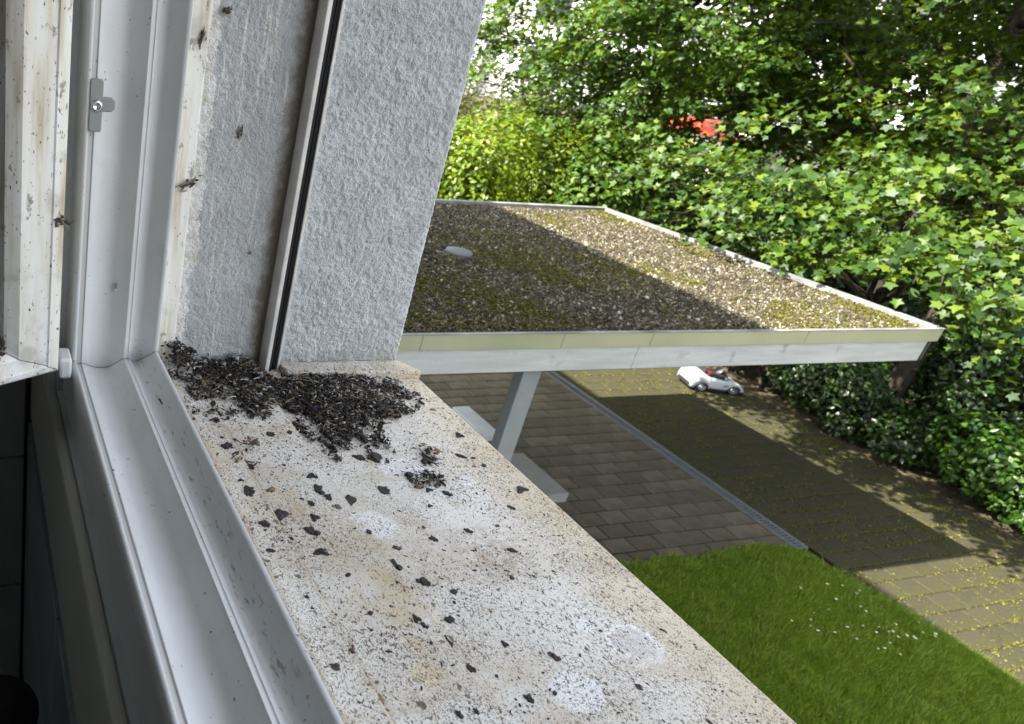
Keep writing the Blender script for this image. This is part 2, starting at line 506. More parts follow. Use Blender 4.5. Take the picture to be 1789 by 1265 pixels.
def paved(name, x0, x1, y0, y1, px, py, mat, off=True, jit=0.006, top=0.0):
    root = tag(link(name, MB().box(x0, x1, y0, y1, -0.05, top - 0.009).mesh(name, M_SAND)), kind='structure')
    gap = 0.012
    m = MB()
    w, d = px - gap, py - gap
    e = 0.009
    # chamfered slab
    vs = [(-w/2, -d/2, -0.03), (w/2, -d/2, -0.03), (w/2, d/2, -0.03), (-w/2, d/2, -0.03),
          (-w/2, -d/2, -e), (w/2, -d/2, -e), (w/2, d/2, -e), (-w/2, d/2, -e),
          (-w/2 + e, -d/2 + e, 0), (w/2 - e, -d/2 + e, 0), (w/2 - e, d/2 - e, 0), (-w/2 + e, d/2 - e, 0)]
    fs = [(8, 9, 10, 11)] + [(a, (a + 1) % 4, 4 + (a + 1) % 4, 4 + a) for a in range(4)] + [(4 + a, 4 + (a + 1) % 4, 8 + (a + 1) % 4, 8 + a) for a in range(4)]
    me = m.add(vs, fs).mesh('paver', mat)
    rows = int((y1 - y0) / py)
    for r in range(rows):
        y = y0 + (r + 0.5) * py
        x = x0 + (0.5 if not off or r % 2 == 0 else 0.0) * px
        while x - px / 2 < x1 - 0.05:
            if x - px / 2 > x0 - px * 0.55:
                o = bpy.data.objects.new('paver', me)
                COL.objects.link(o)
                o.parent = root
                o.location = (x, y, top + random.uniform(-jit, jit))
                o.rotation_euler = (random.uniform(-.008, .008), random.uniform(-.006, .006), random.uniform(-.012, .012))
                if x - px / 2 < x0: o.scale.x = 0.5; o.location.x = x0 + px / 4
                if x + px / 2 > x1: o.scale.x = max(0.05, (x1 - x + px / 2) / px); o.location.x = (x - px / 2 + x1) / 2
            x += px
    return root
patio = paved('patio', 5.6, 10.93, 5.58, 12.2, 0.445, 0.275, M_PAVE)
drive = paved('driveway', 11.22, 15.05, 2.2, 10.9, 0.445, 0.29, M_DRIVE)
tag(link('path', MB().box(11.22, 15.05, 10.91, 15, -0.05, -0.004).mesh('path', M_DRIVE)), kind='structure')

# lawn
def m_lawn():
    k = Mat('lawn_soil', 0.95, 0.1)
    k.color(k.ramp(k.noise(2.5, 5), [(0.3, (0.022, 0.040, 0.008)), (0.7, (0.040, 0.075, 0.012))]))
    return k.m
lawn_poly = [(4.0, 1.2), (11.28, 1.2), (11.2, 3.0), (11.06, 4.4), (10.98, 5.0), (10.88, 5.32), (10.6, 5.50), (10.0, 5.55), (4.0, 5.55)]
lw = tag(link('lawn', MB().prism(lawn_poly, -0.05, 0.03).mesh('lawn', m_lawn())), kind='structure')
M_GRASS = leafmat('grass_blades', [(0.0, (0.055, 0.108, 0.006)), (0.45, (0.105, 0.175, 0.012)), (0.75, (0.17, 0.25, 0.022)), (0.92, (0.24, 0.29, 0.045)), (1.0, (0.31, 0.27, 0.10))], (0.19, 0.31, 0.015), 0.32, 0.5, 0.3, patch=[(1.3, 0.45, 0.68, 0.5, (0.13, 0.215, 0.016)), (2.6, 0.55, 0.70, 0.5, (0.030, 0.085, 0.006)), (5.0, 0.60, 0.72, 0.35, (0.18, 0.17, 0.05))])
N = 330000
gx = rng.uniform(7.2, 11.4, N); gy = rng.uniform(2.2, 5.68, N)
big = [(x + (0.10 if x > 10 else 0), y + (0.08 if y > 5 else 0)) for x, y in lawn_poly]
edge = vnoise(gx, gy, 3.0, 5) * 0.06 + vnoise(gx, gy, 11.0, 6) * 0.05 + rng.normal(0, 0.03, N)
k = inpoly(gx + edge, gy + edge, big)
gx, gy = gx[k], gy[k]; N = len(gx)
hgt = 0.034 + 0.075 * rng.random(N) ** 2.2 + 0.022 * vnoise(gx, gy, 1.7, 8) + 0.022 * vnoise(gx, gy, 7, 9)
hgt = np.clip(hgt, 0.015, 0.13)
az = rng.uniform(0, 2 * math.pi, N); lean = rng.uniform(0.1, 0.75, N) * hgt
la = az + rng.normal(0, 0.6, N) + 2.0 * vnoise(gx, gy, 2.2, 4)
w = 0.0065
A = np.stack([gx - w * np.cos(az), gy - w * np.sin(az), np.full(N, 0.02)], 1)
B = np.stack([gx + w * np.cos(az), gy + w * np.sin(az), np.full(N, 0.02)], 1)
T = np.stack([gx + lean * np.cos(la), gy + lean * np.sin(la), 0.02 + hgt], 1)
gr = link('grass', npmesh('grass', np.stack([A, B, T], 1).reshape(-1, 3), np.arange(N * 3).reshape(-1, 3), M_GRASS))
tag(gr, 'thick green grass of the shaded lawn', 'grass', kind='stuff')

# daisies
M_PETAL = plain('daisy_petal', (0.80, 0.80, 0.78), 0.6, var=0.05)
M_EYE = plain('daisy_eye', (0.75, 0.55, 0.05), 0.6)
M_STEM = plain('daisy_stem', (0.06, 0.14, 0.02), 0.6)
DAISY = [(10.48, 4.82), (10.84, 4.65), (10.72, 4.62), (10.33, 4.59), (10.53, 4.43), (10.0, 4.45), (9.75, 4.45), (9.58, 4.36), (9.29, 4.38), (9.47, 4.28), (9.93, 4.18), (10.19, 4.17), (10.36, 4.11), (10.67, 4.11), (10.44, 4.04), (10.49, 4.03), (10.23, 4.05), (10.46, 3.95), (10.67, 3.89), (10.88, 3.95), (10.68, 3.92), (11.02, 3.9), (10.97, 3.87), (10.22, 3.89), (10.06, 3.84), (9.97, 3.85), (10.17, 3.74), (9.87, 4.02), (9.48, 4.2), (9.68, 4.14), (11.02, 4.08), (10.02, 4.82), (10.5, 4.35), (10.61, 3.95), (10.69, 4.77)]
pm = MB()
for i in range(10):
    a = 2 * math.pi * i / 10
    pm.add([(0.003 * math.cos(a), 0.003 * math.sin(a), 0.078), (0.022 * math.cos(a - .22), 0.022 * math.sin(a - .22), 0.081), (0.026 * math.cos(a), 0.026 * math.sin(a), 0.080), (0.022 * math.cos(a + .22), 0.022 * math.sin(a + .22), 0.081)], [(0, 1, 2, 3)])
pme = pm.mesh('petals', M_PETAL)
eme = MB().lathe([(0.002, 0.077), (0.008, 0.078), (0.007, 0.083), (0.002, 0.085)], (0, 0, 0), (0, 0, 1), 8).mesh('flower_eye', M_EYE)
sme = MB().tube([(0.004, 0, 0), (0, 0.003, 0.04), (0, 0, 0.078)], 0.0015, 4).mesh('stem', M_STEM)
for i, (x, y) in enumerate(DAISY):
    d = empty('daisy', (x, y, 0.02), 'small white daisy blooming in the shaded lawn', 'daisy', 'daisies in the lawn', random.uniform(0, 6))
    s = random.uniform(0.34, 0.66); d.scale = (s, s, random.uniform(0.95, 1.15))
    for nm, me in (('petals', pme), ('flower_eye', eme), ('stem', sme)):
        o = bpy.data.objects.new(nm, me); COL.objects.link(o); o.parent = d
        if nm == 'petals': o.rotation_euler = (random.uniform(-.06, .06), random.uniform(-.06, .06), 0)

# drain channel
M_GALV = plain('galvanised_steel', (0.14, 0.15, 0.16), 0.5, 0.5, 0.4, scale=20)
M_CHAN = plain('channel_concrete', (0.085, 0.082, 0.072), 0.9)
dr = empty('drain_channel', (11.07, 8.5, 0), 'long grey slotted drain channel set between patio and driveway', 'drain')
for x0, x1 in ((10.945, 10.985), (11.165, 11.205)):
    link('channel_edge', MB().box(x0, x1, 5.55, 12.5, -0.05, 0.004).mesh('channel_edge', M_CHAN), dr, bevel=0.004)
link('channel_bed', MB().box(10.986, 11.164, 5.55, 12.5, -0.06, -0.045).mesh('channel_bed', M_RUBBER), dr)
gm = MB()
gm.box(-0.0885, -0.068, -0.498, 0.498, -0.035, 0.0); gm.box(0.068, 0.0885, -0.498, 0.498, -0.035, 0.0)
y = -0.49
while y < 0.49:
    gm.box(-0.069, 0.069, y, y + 0.024, -0.034, -0.002); y += 0.056
gme = gm.mesh('grate', M_GALV)
for i in range(7):
    o = link('grate', gme, dr, local=True); o.location = (0.005, -2.45 + i * 1.0, 0.002)
    o['kind'] = 'stuff'

# moss and yellow blossom litter on the driveway
M_MOSS = leafmat('driveway_moss', [(0, (0.040, 0.042, 0.006)), (0.5, (0.080, 0.078, 0.012)), (1.0, (0.15, 0.135, 0.03))], (0.3, 0.3, 0.05), 0.15, 0.9, 0.1)
n = 60000
mx_ = rng.uniform(11.25, 15.0, n); my_ = rng.uniform(2.3, 10.8, n)
ry = np.abs(((my_ - 2.2) / 0.29 + 0.5) % 1 - 0.5) * 0.29
row = np.floor((my_ - 2.2) / 0.29)
rx = np.abs(((mx_ - 11.22) / 0.445 + 0.5 + np.where(row % 2 == 0, 0.0, 0.5)) % 1 - 0.5) * 0.445
patch = vnoise(mx_, my_, 0.9, 31) + 0.5 * vnoise(mx_, my_, 2.7, 32)
pr = np.where(np.minimum(rx, ry) < 0.03, 0.75, 0.10) * np.clip(0.55 + 0.8 * patch, 0.05, 1)
k = rng.random(n) < pr
V, F = lumps(np.stack([mx_[k], my_[k], np.full(k.sum(), 0.0)], 1), rng.uniform(0.006, 0.016, k.sum()), (np.array([[1, 0, 0], [0, 1, 0], [-1, 0, 0], [0, -1, 0], [0, 0, 1.0]]), np.array([[0, 1, 4], [1, 2, 4], [2, 3, 4], [3, 0, 4]])), (1, 1, 0.8), 0.3)
mo = link('moss', npmesh('moss', V, F, M_MOSS), drive)
tag(mo, 'yellow green moss and blossom litter in the driveway joints', kind='stuff')

# ------------------------------------------------------------------ our building: facade, reveal, room behind the window
bld = empty('apartment_building', (0, 1.6, 0), 'rough light grey plastered house wall round the window, casting shade on the garden', 'building')
XO = 0.523
def part(name, boxes, mat, parent=bld, **kw):
    for b in boxes: o = link(name, MB().box(*b).mesh(name, mat), parent, **kw)
    return o
part('facade_wall', [(0.10, XO, 0.7905, 11.2, 0, 10.86), (0.10, XO, -8, -0.86, 0, 10.86), (0.10, XO - 0.001, -0.859, 0.79, 0, 5.555), (0.10, XO - 0.001, -0.859, 0.79, 7.02, 10.86)], M_CONC)
part('end_wall', [(-8, 0.099, 10.9, 11.2, 0, 10.7), (-8, 0.099, -8, -7.7, 0, 10.7)], M_CONC)
part('back_wall', [(-8.3, -8.001, -8, 11.2, 0, 10.7)], M_CONC)
part('roof', [(-8.3, 0.50, -8.0, 11.19, 10.861, 10.89)], M_CONC)
part('floor_slab', [(-7.99, 0.099, -7.69, 10.89, 4.5, 4.7), (-7.99, 0.099, -7.69, 10.89, 7.25, 7.45)], M_ROOM)
iw = part('interior_wall', [(-3.0, 0.094, 1.004, 1.15, 4.701, 7.249)], M_GROUT)
part('partition_wall', [(-3.2, -3.001, -2.3, 1.15, 4.701, 7.249), (-3.0, 0.099, -2.5, -2.301, 4.701, 7.249)], M_ROOM)
# window breast seen from inside: plaster band above blue grey tiles
part('window_breast', [(0.0875, 0.0995, -2.3, 1.0035, 5.395, 5.553)], plain('breast_paint', (0.55, 0.54, 0.50), 0.7), bevel=0.004)
ib = part('tiled_breast', [(0.090, 0.0992, -2.3, 1.0035, 4.70, 5.394)], M_GROUT)
for r in range(3):
    for c in range(5):
        y1 = 0.995 - c * 0.40; z1 = 5.388 - r * 0.258
        if z1 - 0.252 < 4.7: continue
        link('tile', MB().box(0.0835, 0.0905, y1 - 0.396, y1, z1 - 0.254, z1).mesh('tile', M_TILEB), ib, bevel=0.0015)
for r in range(-3, 7):
    for c in range(4):
        x1 = 0.079 - c * 0.262; z1 = 5.322 + 0.258 * r
        link('tile', MB().box(x1 - 0.258, x1, 0.997, 1.0045, z1 - 0.2545, z1).mesh('tile', M_TILE), iw, bevel=0.0015)

# lumpy plaster of the reveal (displaced sheet that turns the outer corner)
def plaster_sheet(name, path, z0, z1, step, amp, mat, seed, sc):
    # path: list of (x, y, nx, ny)
    P = np.array(path); nu = len(P)
    zs = np.arange(z0, z1, step); nv = len(zs)
    s = np.concatenate([[0], np.cumsum(np.hypot(np.diff(P[:, 0]), np.diff(P[:, 1])))])
    S, Z = np.meshgrid(s, zs)
    d = vnoise(S, Z, sc, seed) * 0.55 + vnoise(S, Z, sc * 2.1, seed + 1) * 0.5 + vnoise(S, Z, sc * 0.4, seed + 2) * 0.35
    d = np.minimum(np.maximum(d, -0.75), 0.55) * amp
    fade = np.minimum(1, np.minimum(s, s[-1] - s) / 0.006)[None]
    d = d * fade * np.where(np.abs(P[:, 2]) > 0.05, 0.55, 1.0)[None]
    V = np.stack([P[None, :, 0] + P[None, :, 2] * d, P[None, :, 1] + P[None, :, 3] * d, Z], 2).reshape(-1, 3)
    i = np.arange(nv - 1)[:, None] * nu + np.arange(nu - 1)[None]
    F = np.stack([i, i + 1, i + nu + 1, i + nu], 2).reshape(-1, 4)
    return npmesh(name, V, F, mat, True)
st = 0.0016
path = [(x, 0.7504, 0, -1) for x in np.arange(0.3585, XO - 0.006, st)]
for a in np.linspace(0, math.pi / 2, 7):
    path.append((XO - 0.005 + 0.005 * math.sin(a), 0.7554 - 0.005 * math.cos(a), math.sin(a), -math.cos(a)))
path += [(XO, y, 1, 0) for y in np.arange(0.757, 0.789, st)]
link('reveal_plaster', plaster_sheet('reveal_plaster', path, 5.590, 6.12, st, 0.0021, M_WALL, 3, 360), bld)
part('reveal_core', [(0.359, XO - 0.004, 0.7545, 0.790, 5.556, 7.019)], M_WALL)
path = [(x, 0.762, 0, -1) for x in np.arange(0.2005, 0.3415, st)]
link('inner_reveal', plaster_sheet('inner_reveal', path, 5.585, 6.12, st, 0.0018, M_STRIP, 13, 400), bld)
part('reveal_core', [(0.199, 0.3575, 0.766, 0.790, 5.556, 7.019)], M_STRIP)
# thin sealing strip beside the frame
link('sealing_strip', MB().box(0.2015, 0.2275, 0.7545, 0.765, 5.60, 7.0).mesh('sealing_strip', M_PVCD), bld, bevel=0.002)

# guide rail of the roller blind
gr_ = empty('guide_rail', (0.35, 0.745, 5.60), 'narrow off-white blind guide rail with black groove in the window reveal', 'guide rail')
link('rail_flange', MB().box(0.3385, 0.3440, 0.7400, 0.7655, 5.598, 7.0).mesh('rail_flange', M_ALU), gr_, bevel=0.001)
link('rail_flange', MB().box(0.3555, 0.3590, 0.7440, 0.7655, 5.598, 7.0).mesh('rail_flange', M_ALU), gr_, bevel=0.001)
link('rail_web', MB().box(0.3441, 0.3554, 0.7620, 0.7655, 5.598, 7.0).mesh('rail_web', M_RUBBER), gr_)
link('brush_seal', MB().box(0.3446, 0.3485, 0.7430, 0.7618, 5.599, 7.0).mesh('brush_seal', M_RUBBER), gr_)
link('brush_seal', MB().box(0.3515, 0.3550, 0.7470, 0.7618, 5.599, 7.0).mesh('brush_seal', M_RUBBER), gr_)

# ------------------------------------------------------------------ stone window sill
ZS = 5.600
sill = empty('window_sill', (0.37, 0.0, 5.56), 'wide pale stone window sill covered in dark specks and droppings', 'sill')
link('outer_slab', MB().box(0.3205, 0.5360, -0.90, 0.7500, 5.557, ZS).mesh('outer_slab', M_STONE), sill, bevel=0.0025)
link('inner_slab', MB().box(0.2460, 0.3230, -0.90, 0.7600, 5.558, ZS + 0.0060).mesh('inner_slab', M_STONE), sill, bevel=0.0012)
link('back_lip', MB().box(0.1990, 0.2470, -0.90, 0.7610, 5.559, ZS + 0.0110).mesh('back_lip', M_STONE), sill, bevel=0.0022)
link('end_strip', MB().prism([(0.3595, 0.7225), (0.5375, 0.7150), (0.5390, 0.7215), (0.5230, 0.7480), (0.5180, 0.7500), (0.3595, 0.7500)], ZS - 0.002, ZS + 0.0085).mesh('end_strip', M_STONE), sill, bevel=0.002)

# ------------------------------------------------------------------ window frame (profile swept along the bottom rail and the jamb, mitred)
PROF = [(0.0900, -0.052), (0.1062, -0.052), (0.1062, 0.0130), (0.1075, 0.0165), (0.1090, 0.0200), (0.1110, 0.0212), (0.1128, 0.0205), (0.1135, 0.0150), (0.1185, 0.0135), (0.1195, 0.0150), (0.1212, 0.0148),
        (0.1260, 0.0105), (0.1330, 0.0055), (0.1420, 0.0025), (0.1490, 0.0022), (0.1535, 0.0050), (0.1595, 0.0150), (0.1630, 0.0235), (0.1645, 0.0254), (0.1668, 0.0250), (0.1672, 0.0236), (0.1690, 0.0236), (0.1695, 0.0246), (0.1722, 0.0238),
        (0.1755, 0.0185), (0.1780, 0.0165), (0.1815, 0.0170), (0.1855, 0.0220), (0.1915, 0.0340), (0.1940, 0.0390), (0.1952, 0.0402), (0.1985, 0.0400), (0.1992, 0.0380), (0.1992, -0.030)]
YF0 = 0.7600
wf = empty('window_frame', (0.15, 0.0, 5.56), 'white plastic window frame with ridged rail and upright jamb meeting in a corner', 'window frame')
def sweep(name, kind):
    n = len(PROF); vs = []; fs = []
    if kind == 'rail':
        for x, e in PROF: vs.append((x, -0.86, ZS + e))
        for x, e in PROF: vs.append((x, YF0 - e - 0.0004, ZS + e))
    else:
        for x, e in PROF: vs.append((x, YF0 - e, ZS + e + 0.0004))
        for x, e in PROF: vs.append((x, YF0 - e, 7.02))
    for i in range(n - 1): fs.append((i, i + 1, n + i + 1, n + i) if kind == 'jamb' else (i, n + i, n + i + 1, i + 1))
    me = MB().add(vs, fs).mesh(name, M_PVC, True)
    o = link(name, me, wf)
    o.modifiers.new('edges', 'EDGE_SPLIT').split_angle = math.radians(55)
    return o
sweep('bottom_rail', 'rail'); jamb = sweep('jamb', 'jamb')
part('frame_packing', [(0.1075, 0.198, 0.7905, 0.80, 5.56, 7.0)], M_PVC, wf)
# lock keep screwed to the jamb
kp = link('lock_keep', MB().prism([(-0.0075, -0.026), (-0.006, -0.0285), (0.006, -0.0285), (0.0075, -0.026), (0.0075, -0.006), (0.018, -0.0055), (0.0215, -0.002), (0.0215, 0.0065), (0.018, 0.0095), (0.0075, 0.010), (0.0075, 0.026), (0.006, 0.0285), (-0.006, 0.0285), (-0.0075, 0.026)], 0, 0.006).mesh('lock_keep', M_STEEL), wf, bevel=0.0012)
kp.matrix_parent_inverse = Matrix.Translation((-0.15, 0, -5.56))
kp.scale = (0.85, 0.85, 1)
kp.location = (0.1185, 0.7430, 5.893); kp.rotation_euler = (math.radians(90), 0, 0)
def screw(x, y, z, r, parent):
    o = link('screw', MB().lathe([(r * 1.0, 0.0), (r * 1.0, 0.0008), (r * 0.85, 0.0018), (r * 0.45, 0.0024), (r * 0.4, 0.0012), (r * 0.1, 0.0010)], (x, y, z), (0, -1, 0), 18).mesh('screw', M_SCREW, True), parent)
    return o
screw(0.1190, 0.7370, 5.893, 0.0058, wf)
screw(0.1555, 0.7545, 5.702, 0.0055, wf)
# hinge block at the foot of the jamb
link('hinge_block', MB().box(0.091, 0.1045, 0.712, 0.742, 5.613, 5.637).mesh('hinge_block', M_PVC), wf, bevel=0.003)

# ------------------------------------------------------------------ open sash
D = Vector((-0.895, -0.447, 0)).normalized(); NN = Vector((0.447, -0.895, 0)).normalized(); P0 = Vector((0.0905, 0.7040, 5.628))
ws = empty('window_sash', P0, 'open window sash with dirt-streaked white frame at the left edge', 'window sash')
def sp(u, v, d): return P0 + D * u + Vector((0, 0, v)) - NN * d
# profile across the stile: (distance from outer edge, depth)
SPF = [(0.000, 0.060), (0.000, 0.004), (0.0015, 0.0010), (0.004, 0.0), (0.014, 0.0), (0.0155, 0.0014), (0.017, 0.0016), (0.047, 0.0026), (0.049, 0.0040), (0.058, 0.0130), (0.060, 0.0220)]
RPF = [(0.000, 0.060), (0.000, 0.004), (0.0012, 0.0010), (0.003, 0.0), (0.0075, 0.0), (0.0090, 0.0014), (0.0100, 0.0016), (0.0230, 0.0026), (0.0245, 0.0040), (0.0300, 0.0130), (0.0320, 0.0220)]
def sashpart(name, a, b):
    vs = []; n = len(SPF)
    if name == 'stile':
        for (u, d), (v, _) in zip(SPF, RPF): vs.append(sp(u, v + 0.0003, d))
        for (u, d), (v, _) in zip(SPF, RPF): vs.append(sp(u, 1.36 - v, d))
    else:
        for (u, d), (v, _) in zip(SPF, RPF): vs.append(sp(u + 0.0003, v - 0.0003, d))
        for (u, d), (v, _) in zip(SPF, RPF): vs.append(sp(0.75 - u, v - 0.0003, d))
    fs = [(i, i + 1, n + i + 1, n + i) for i in range(n - 1)]
    if name != 'stile': fs = [tuple(reversed(f)) for f in fs]
    o = link(name, MB().add(vs, fs).mesh(name, M_PVCD, True), ws)
    o.modifiers.new('edges', 'EDGE_SPLIT').split_angle = math.radians(28)
sashpart('stile', 0, 0); sashpart('bottom_rail', 0, 0)
b = MB()
b.add([sp(0.05, 0.02, 0.0235), sp(0.74, 0.02, 0.0235), sp(0.74, 1.33, 0.0235), sp(0.05, 1.33, 0.0235)], [(0, 1, 2, 3)])
link('glass_pane', b.mesh('glass_pane', M_GLASS), ws)
b = MB()
b.add([sp(0.0, 0, 0.0601), sp(0.75, 0, 0.0601), sp(0.75, 0.06, 0.0601), sp(0.0, 0.06, 0.0601)], [(0, 1, 2, 3)])
b.add([sp(0.0, 0.06, 0.0601), sp(0.075, 0.06, 0.0601), sp(0.075, 1.36, 0.0601), sp(0.0, 1.36, 0.0601)], [(0, 1, 2, 3)])
link('inner_face', b.mesh('inner_face', M_PVC), ws)
b = MB()
b.add([sp(0, 0, 0.002), sp(0.75, 0, 0.002), sp(0.75, 0, 0.06), sp(0, 0, 0.06)], [(0, 1, 2, 3)])
link('underside', b.mesh('underside', M_PVC), ws)
# debris lodged in the sash corner
n = 70
uu = 0.062 + np.abs(rng.normal(0, 0.022, n)); vv = 0.030 + np.abs(rng.normal(0, 0.010, n)) * np.exp(-(uu - .06) / .05); dd = rng.uniform(0.004, 0.020, n)
P = np.array([sp(a, c, e)[:] for a, c, e in zip(uu, vv, dd)])
V, F = lumps(P, rng.uniform(0.0014, 0.0042, n), ICO2, (0.6, 0.9, 1.5), 0.25)
tag(link('debris', npmesh('debris', V, F, M_DROP), None), 'dark crumbly dirt lodged in the corner of the open sash', 'dirt', kind='stuff')

# ------------------------------------------------------------------ droppings on the sill
PILE = [(0.205, 0.757), (0.258, 0.757), (0.326, 0.749), (0.335, 0.725), (0.405, 0.723), (0.504, 0.717), (0.513, 0.66), (0.49, 0.633), (0.459, 0.626), (0.417, 0.599), (0.425, 0.566), (0.38, 0.554), (0.335, 0.567), (0.332, 0.596), (0.328, 0.642), (0.318, 0.655), (0.306, 0.638), (0.263, 0.605), (0.274, 0.575), (0.262, 0.552), (0.243, 0.547), (0.233, 0.569), (0.248, 0.598), (0.242, 0.637), (0.225, 0.656), (0.222, 0.693)]
n = 56000
px_ = rng.uniform(0.2, 0.53, n); py_ = rng.uniform(0.49, 0.757, n)
wx = vnoise(px_, py_, 60, 71) * 0.016 + vnoise(px_, py_, 190, 76) * 0.008; wy = vnoise(px_, py_, 60, 72) * 0.016 + vnoise(px_, py_, 190, 77) * 0.008
ins = inpoly(px_ + wx, py_ + wy, PILE)
# thick against the wall and the rail, thin towards the front
core = np.clip(1.25 - np.minimum(np.hypot((px_ - 0.335) / 1.0, (py_ - 0.74) / 1.0) / 0.14, np.minimum(np.hypot((px_ - 0.40), (py_ - 0.665)) / 0.10, np.hypot(px_ - 0.22, py_ - 0.76) / 0.06)), 0.0, 1.0)
dens = np.where(ins, 0.05 + 0.46 * core ** 1.3, 0.0) * np.clip(0.60 + 1.5 * vnoise(px_, py_, 55, 73) + 0.8 * core, 0.02, 1.6)
clus = [[(0.403, 0.523), (0.429, 0.527), (0.439, 0.511), (0.426, 0.501), (0.402, 0.502)], [(0.438, 0.559), (0.467, 0.562), (0.455, 0.542), (0.435, 0.537)], [(0.355, 0.467), (0.366, 0.467), (0.366, 0.453), (0.357, 0.453)], [(0.442, 0.268), (0.456, 0.268), (0.456, 0.255), (0.442, 0.255)]]
for q in clus: dens = np.maximum(dens, np.where(inpoly(px_ + wx * .4, py_ + wy * .4, q), 0.16, 0))
k = rng.random(n) < dens
x, y, cr = px_[k], py_[k], core[k]
zt = np.where(x < 0.246, 0.011, np.where(x < 0.3225, 0.006, 0.0)) + ZS
zz = zt + 0.001 + cr ** 1.5 * rng.uniform(0, 0.009, len(x)) + np.where((x < 0.245) & (y > 0.72), rng.uniform(0, 0.018, len(x)), 0)
sz = rng.uniform(0.0007, 0.0021, len(x)) + np.where(rng.random(len(x)) < 0.08, 0.0020, 0)
V, F = lumps(np.stack([x, y, zz], 1), sz * 1.08, ICO1, (0.5, 0.9, 1.4), 0.20, 0.75)
pile = empty('dropping_pile', (0.35, 0.70, ZS), 'dark heap of dried bird droppings piled against the reveal', 'droppings')
o = link('crumbs', npmesh('crumbs', V, F, M_DROP, True), pile); o['kind'] = 'stuff'
# straw and twig bits
sm = MB()
for i in range(70):
    j = rng.integers(0, len(x)); L = rng.uniform(0.006, 0.020); a = rng.uniform(0, 6.3); bend = rng.uniform(-0.7, 0.7)
    p = Vector((x[j], y[j], zz[j] + 0.003)); pts = []
    for t in (0, .35, .7, 1): pts.append(p + Vector((math.cos(a + bend * t), math.sin(a + bend * t), rng.uniform(-.05, .15))) * (L * (t - .5)))
    sm.tube(pts, rng.uniform(0.00025, 0.0006), 4)
o = link('straw_bits', sm.mesh('straw_bits', M_STRAW), pile); o['kind'] = 'stuff'

sm = MB()
for i in range(2600):
    j = rng.integers(0, len(x)); L = rng.uniform(0.004, 0.011); a = rng.uniform(0, 6.3); bend = rng.uniform(-2.6, 2.6)
    p = Vector((x[j], y[j], zz[j] + 0.0022)); pts = []; q = p.copy()
    for t in range(5):
        pts.append(q.copy()); q = q + Vector((math.cos(a + bend * t / 4), math.sin(a + bend * t / 4), rng.uniform(-.35, .3))) * (L / 4)
    r0 = rng.uniform(0.0003, 0.0008); sm.tube(pts, [r0 * .6, r0, r0 * 1.1, r0, r0 * .5], 5)
o = link('curled_bits', sm.mesh('curled_bits', M_DROP, True), pile); o['kind'] = 'stuff'

# fine crumbs over the whole sill
n = 2600
x = rng.uniform(0.215, 0.53, n); y = 0.2 + 0.54 * rng.random(n) ** 0.9
k = rng.random(n) < np.clip(0.45 + 0.7 * vnoise(x, y, 18, 75), 0.05, 1)
x, y = x[k], y[k]
z = ZS + np.where(x < 0.246, 0.011, np.where(x < 0.3225, 0.006, 0.0)) + 0.0002
V, F = lumps(np.stack([x, y, z], 1), rng.uniform(0.00035, 0.0011, len(x)) * (1 + (rng.random(len(x)) < .06)), (ICO1[0], ICO1[1]), (0.5, 0.8, 1.6), 0.25, 0.7)
tag(link('crumbs_on_sill', npmesh('crumbs_on_sill', V, F, m_drop('sill_crumbs', [(0, (0.03, 0.024, 0.02)), (0.6, (0.08, 0.055, 0.04)), (0.85, (0.20, 0.13, 0.07))]))), 'fine dark crumbs strewn all over the stone sill', 'crumbs', kind='stuff')

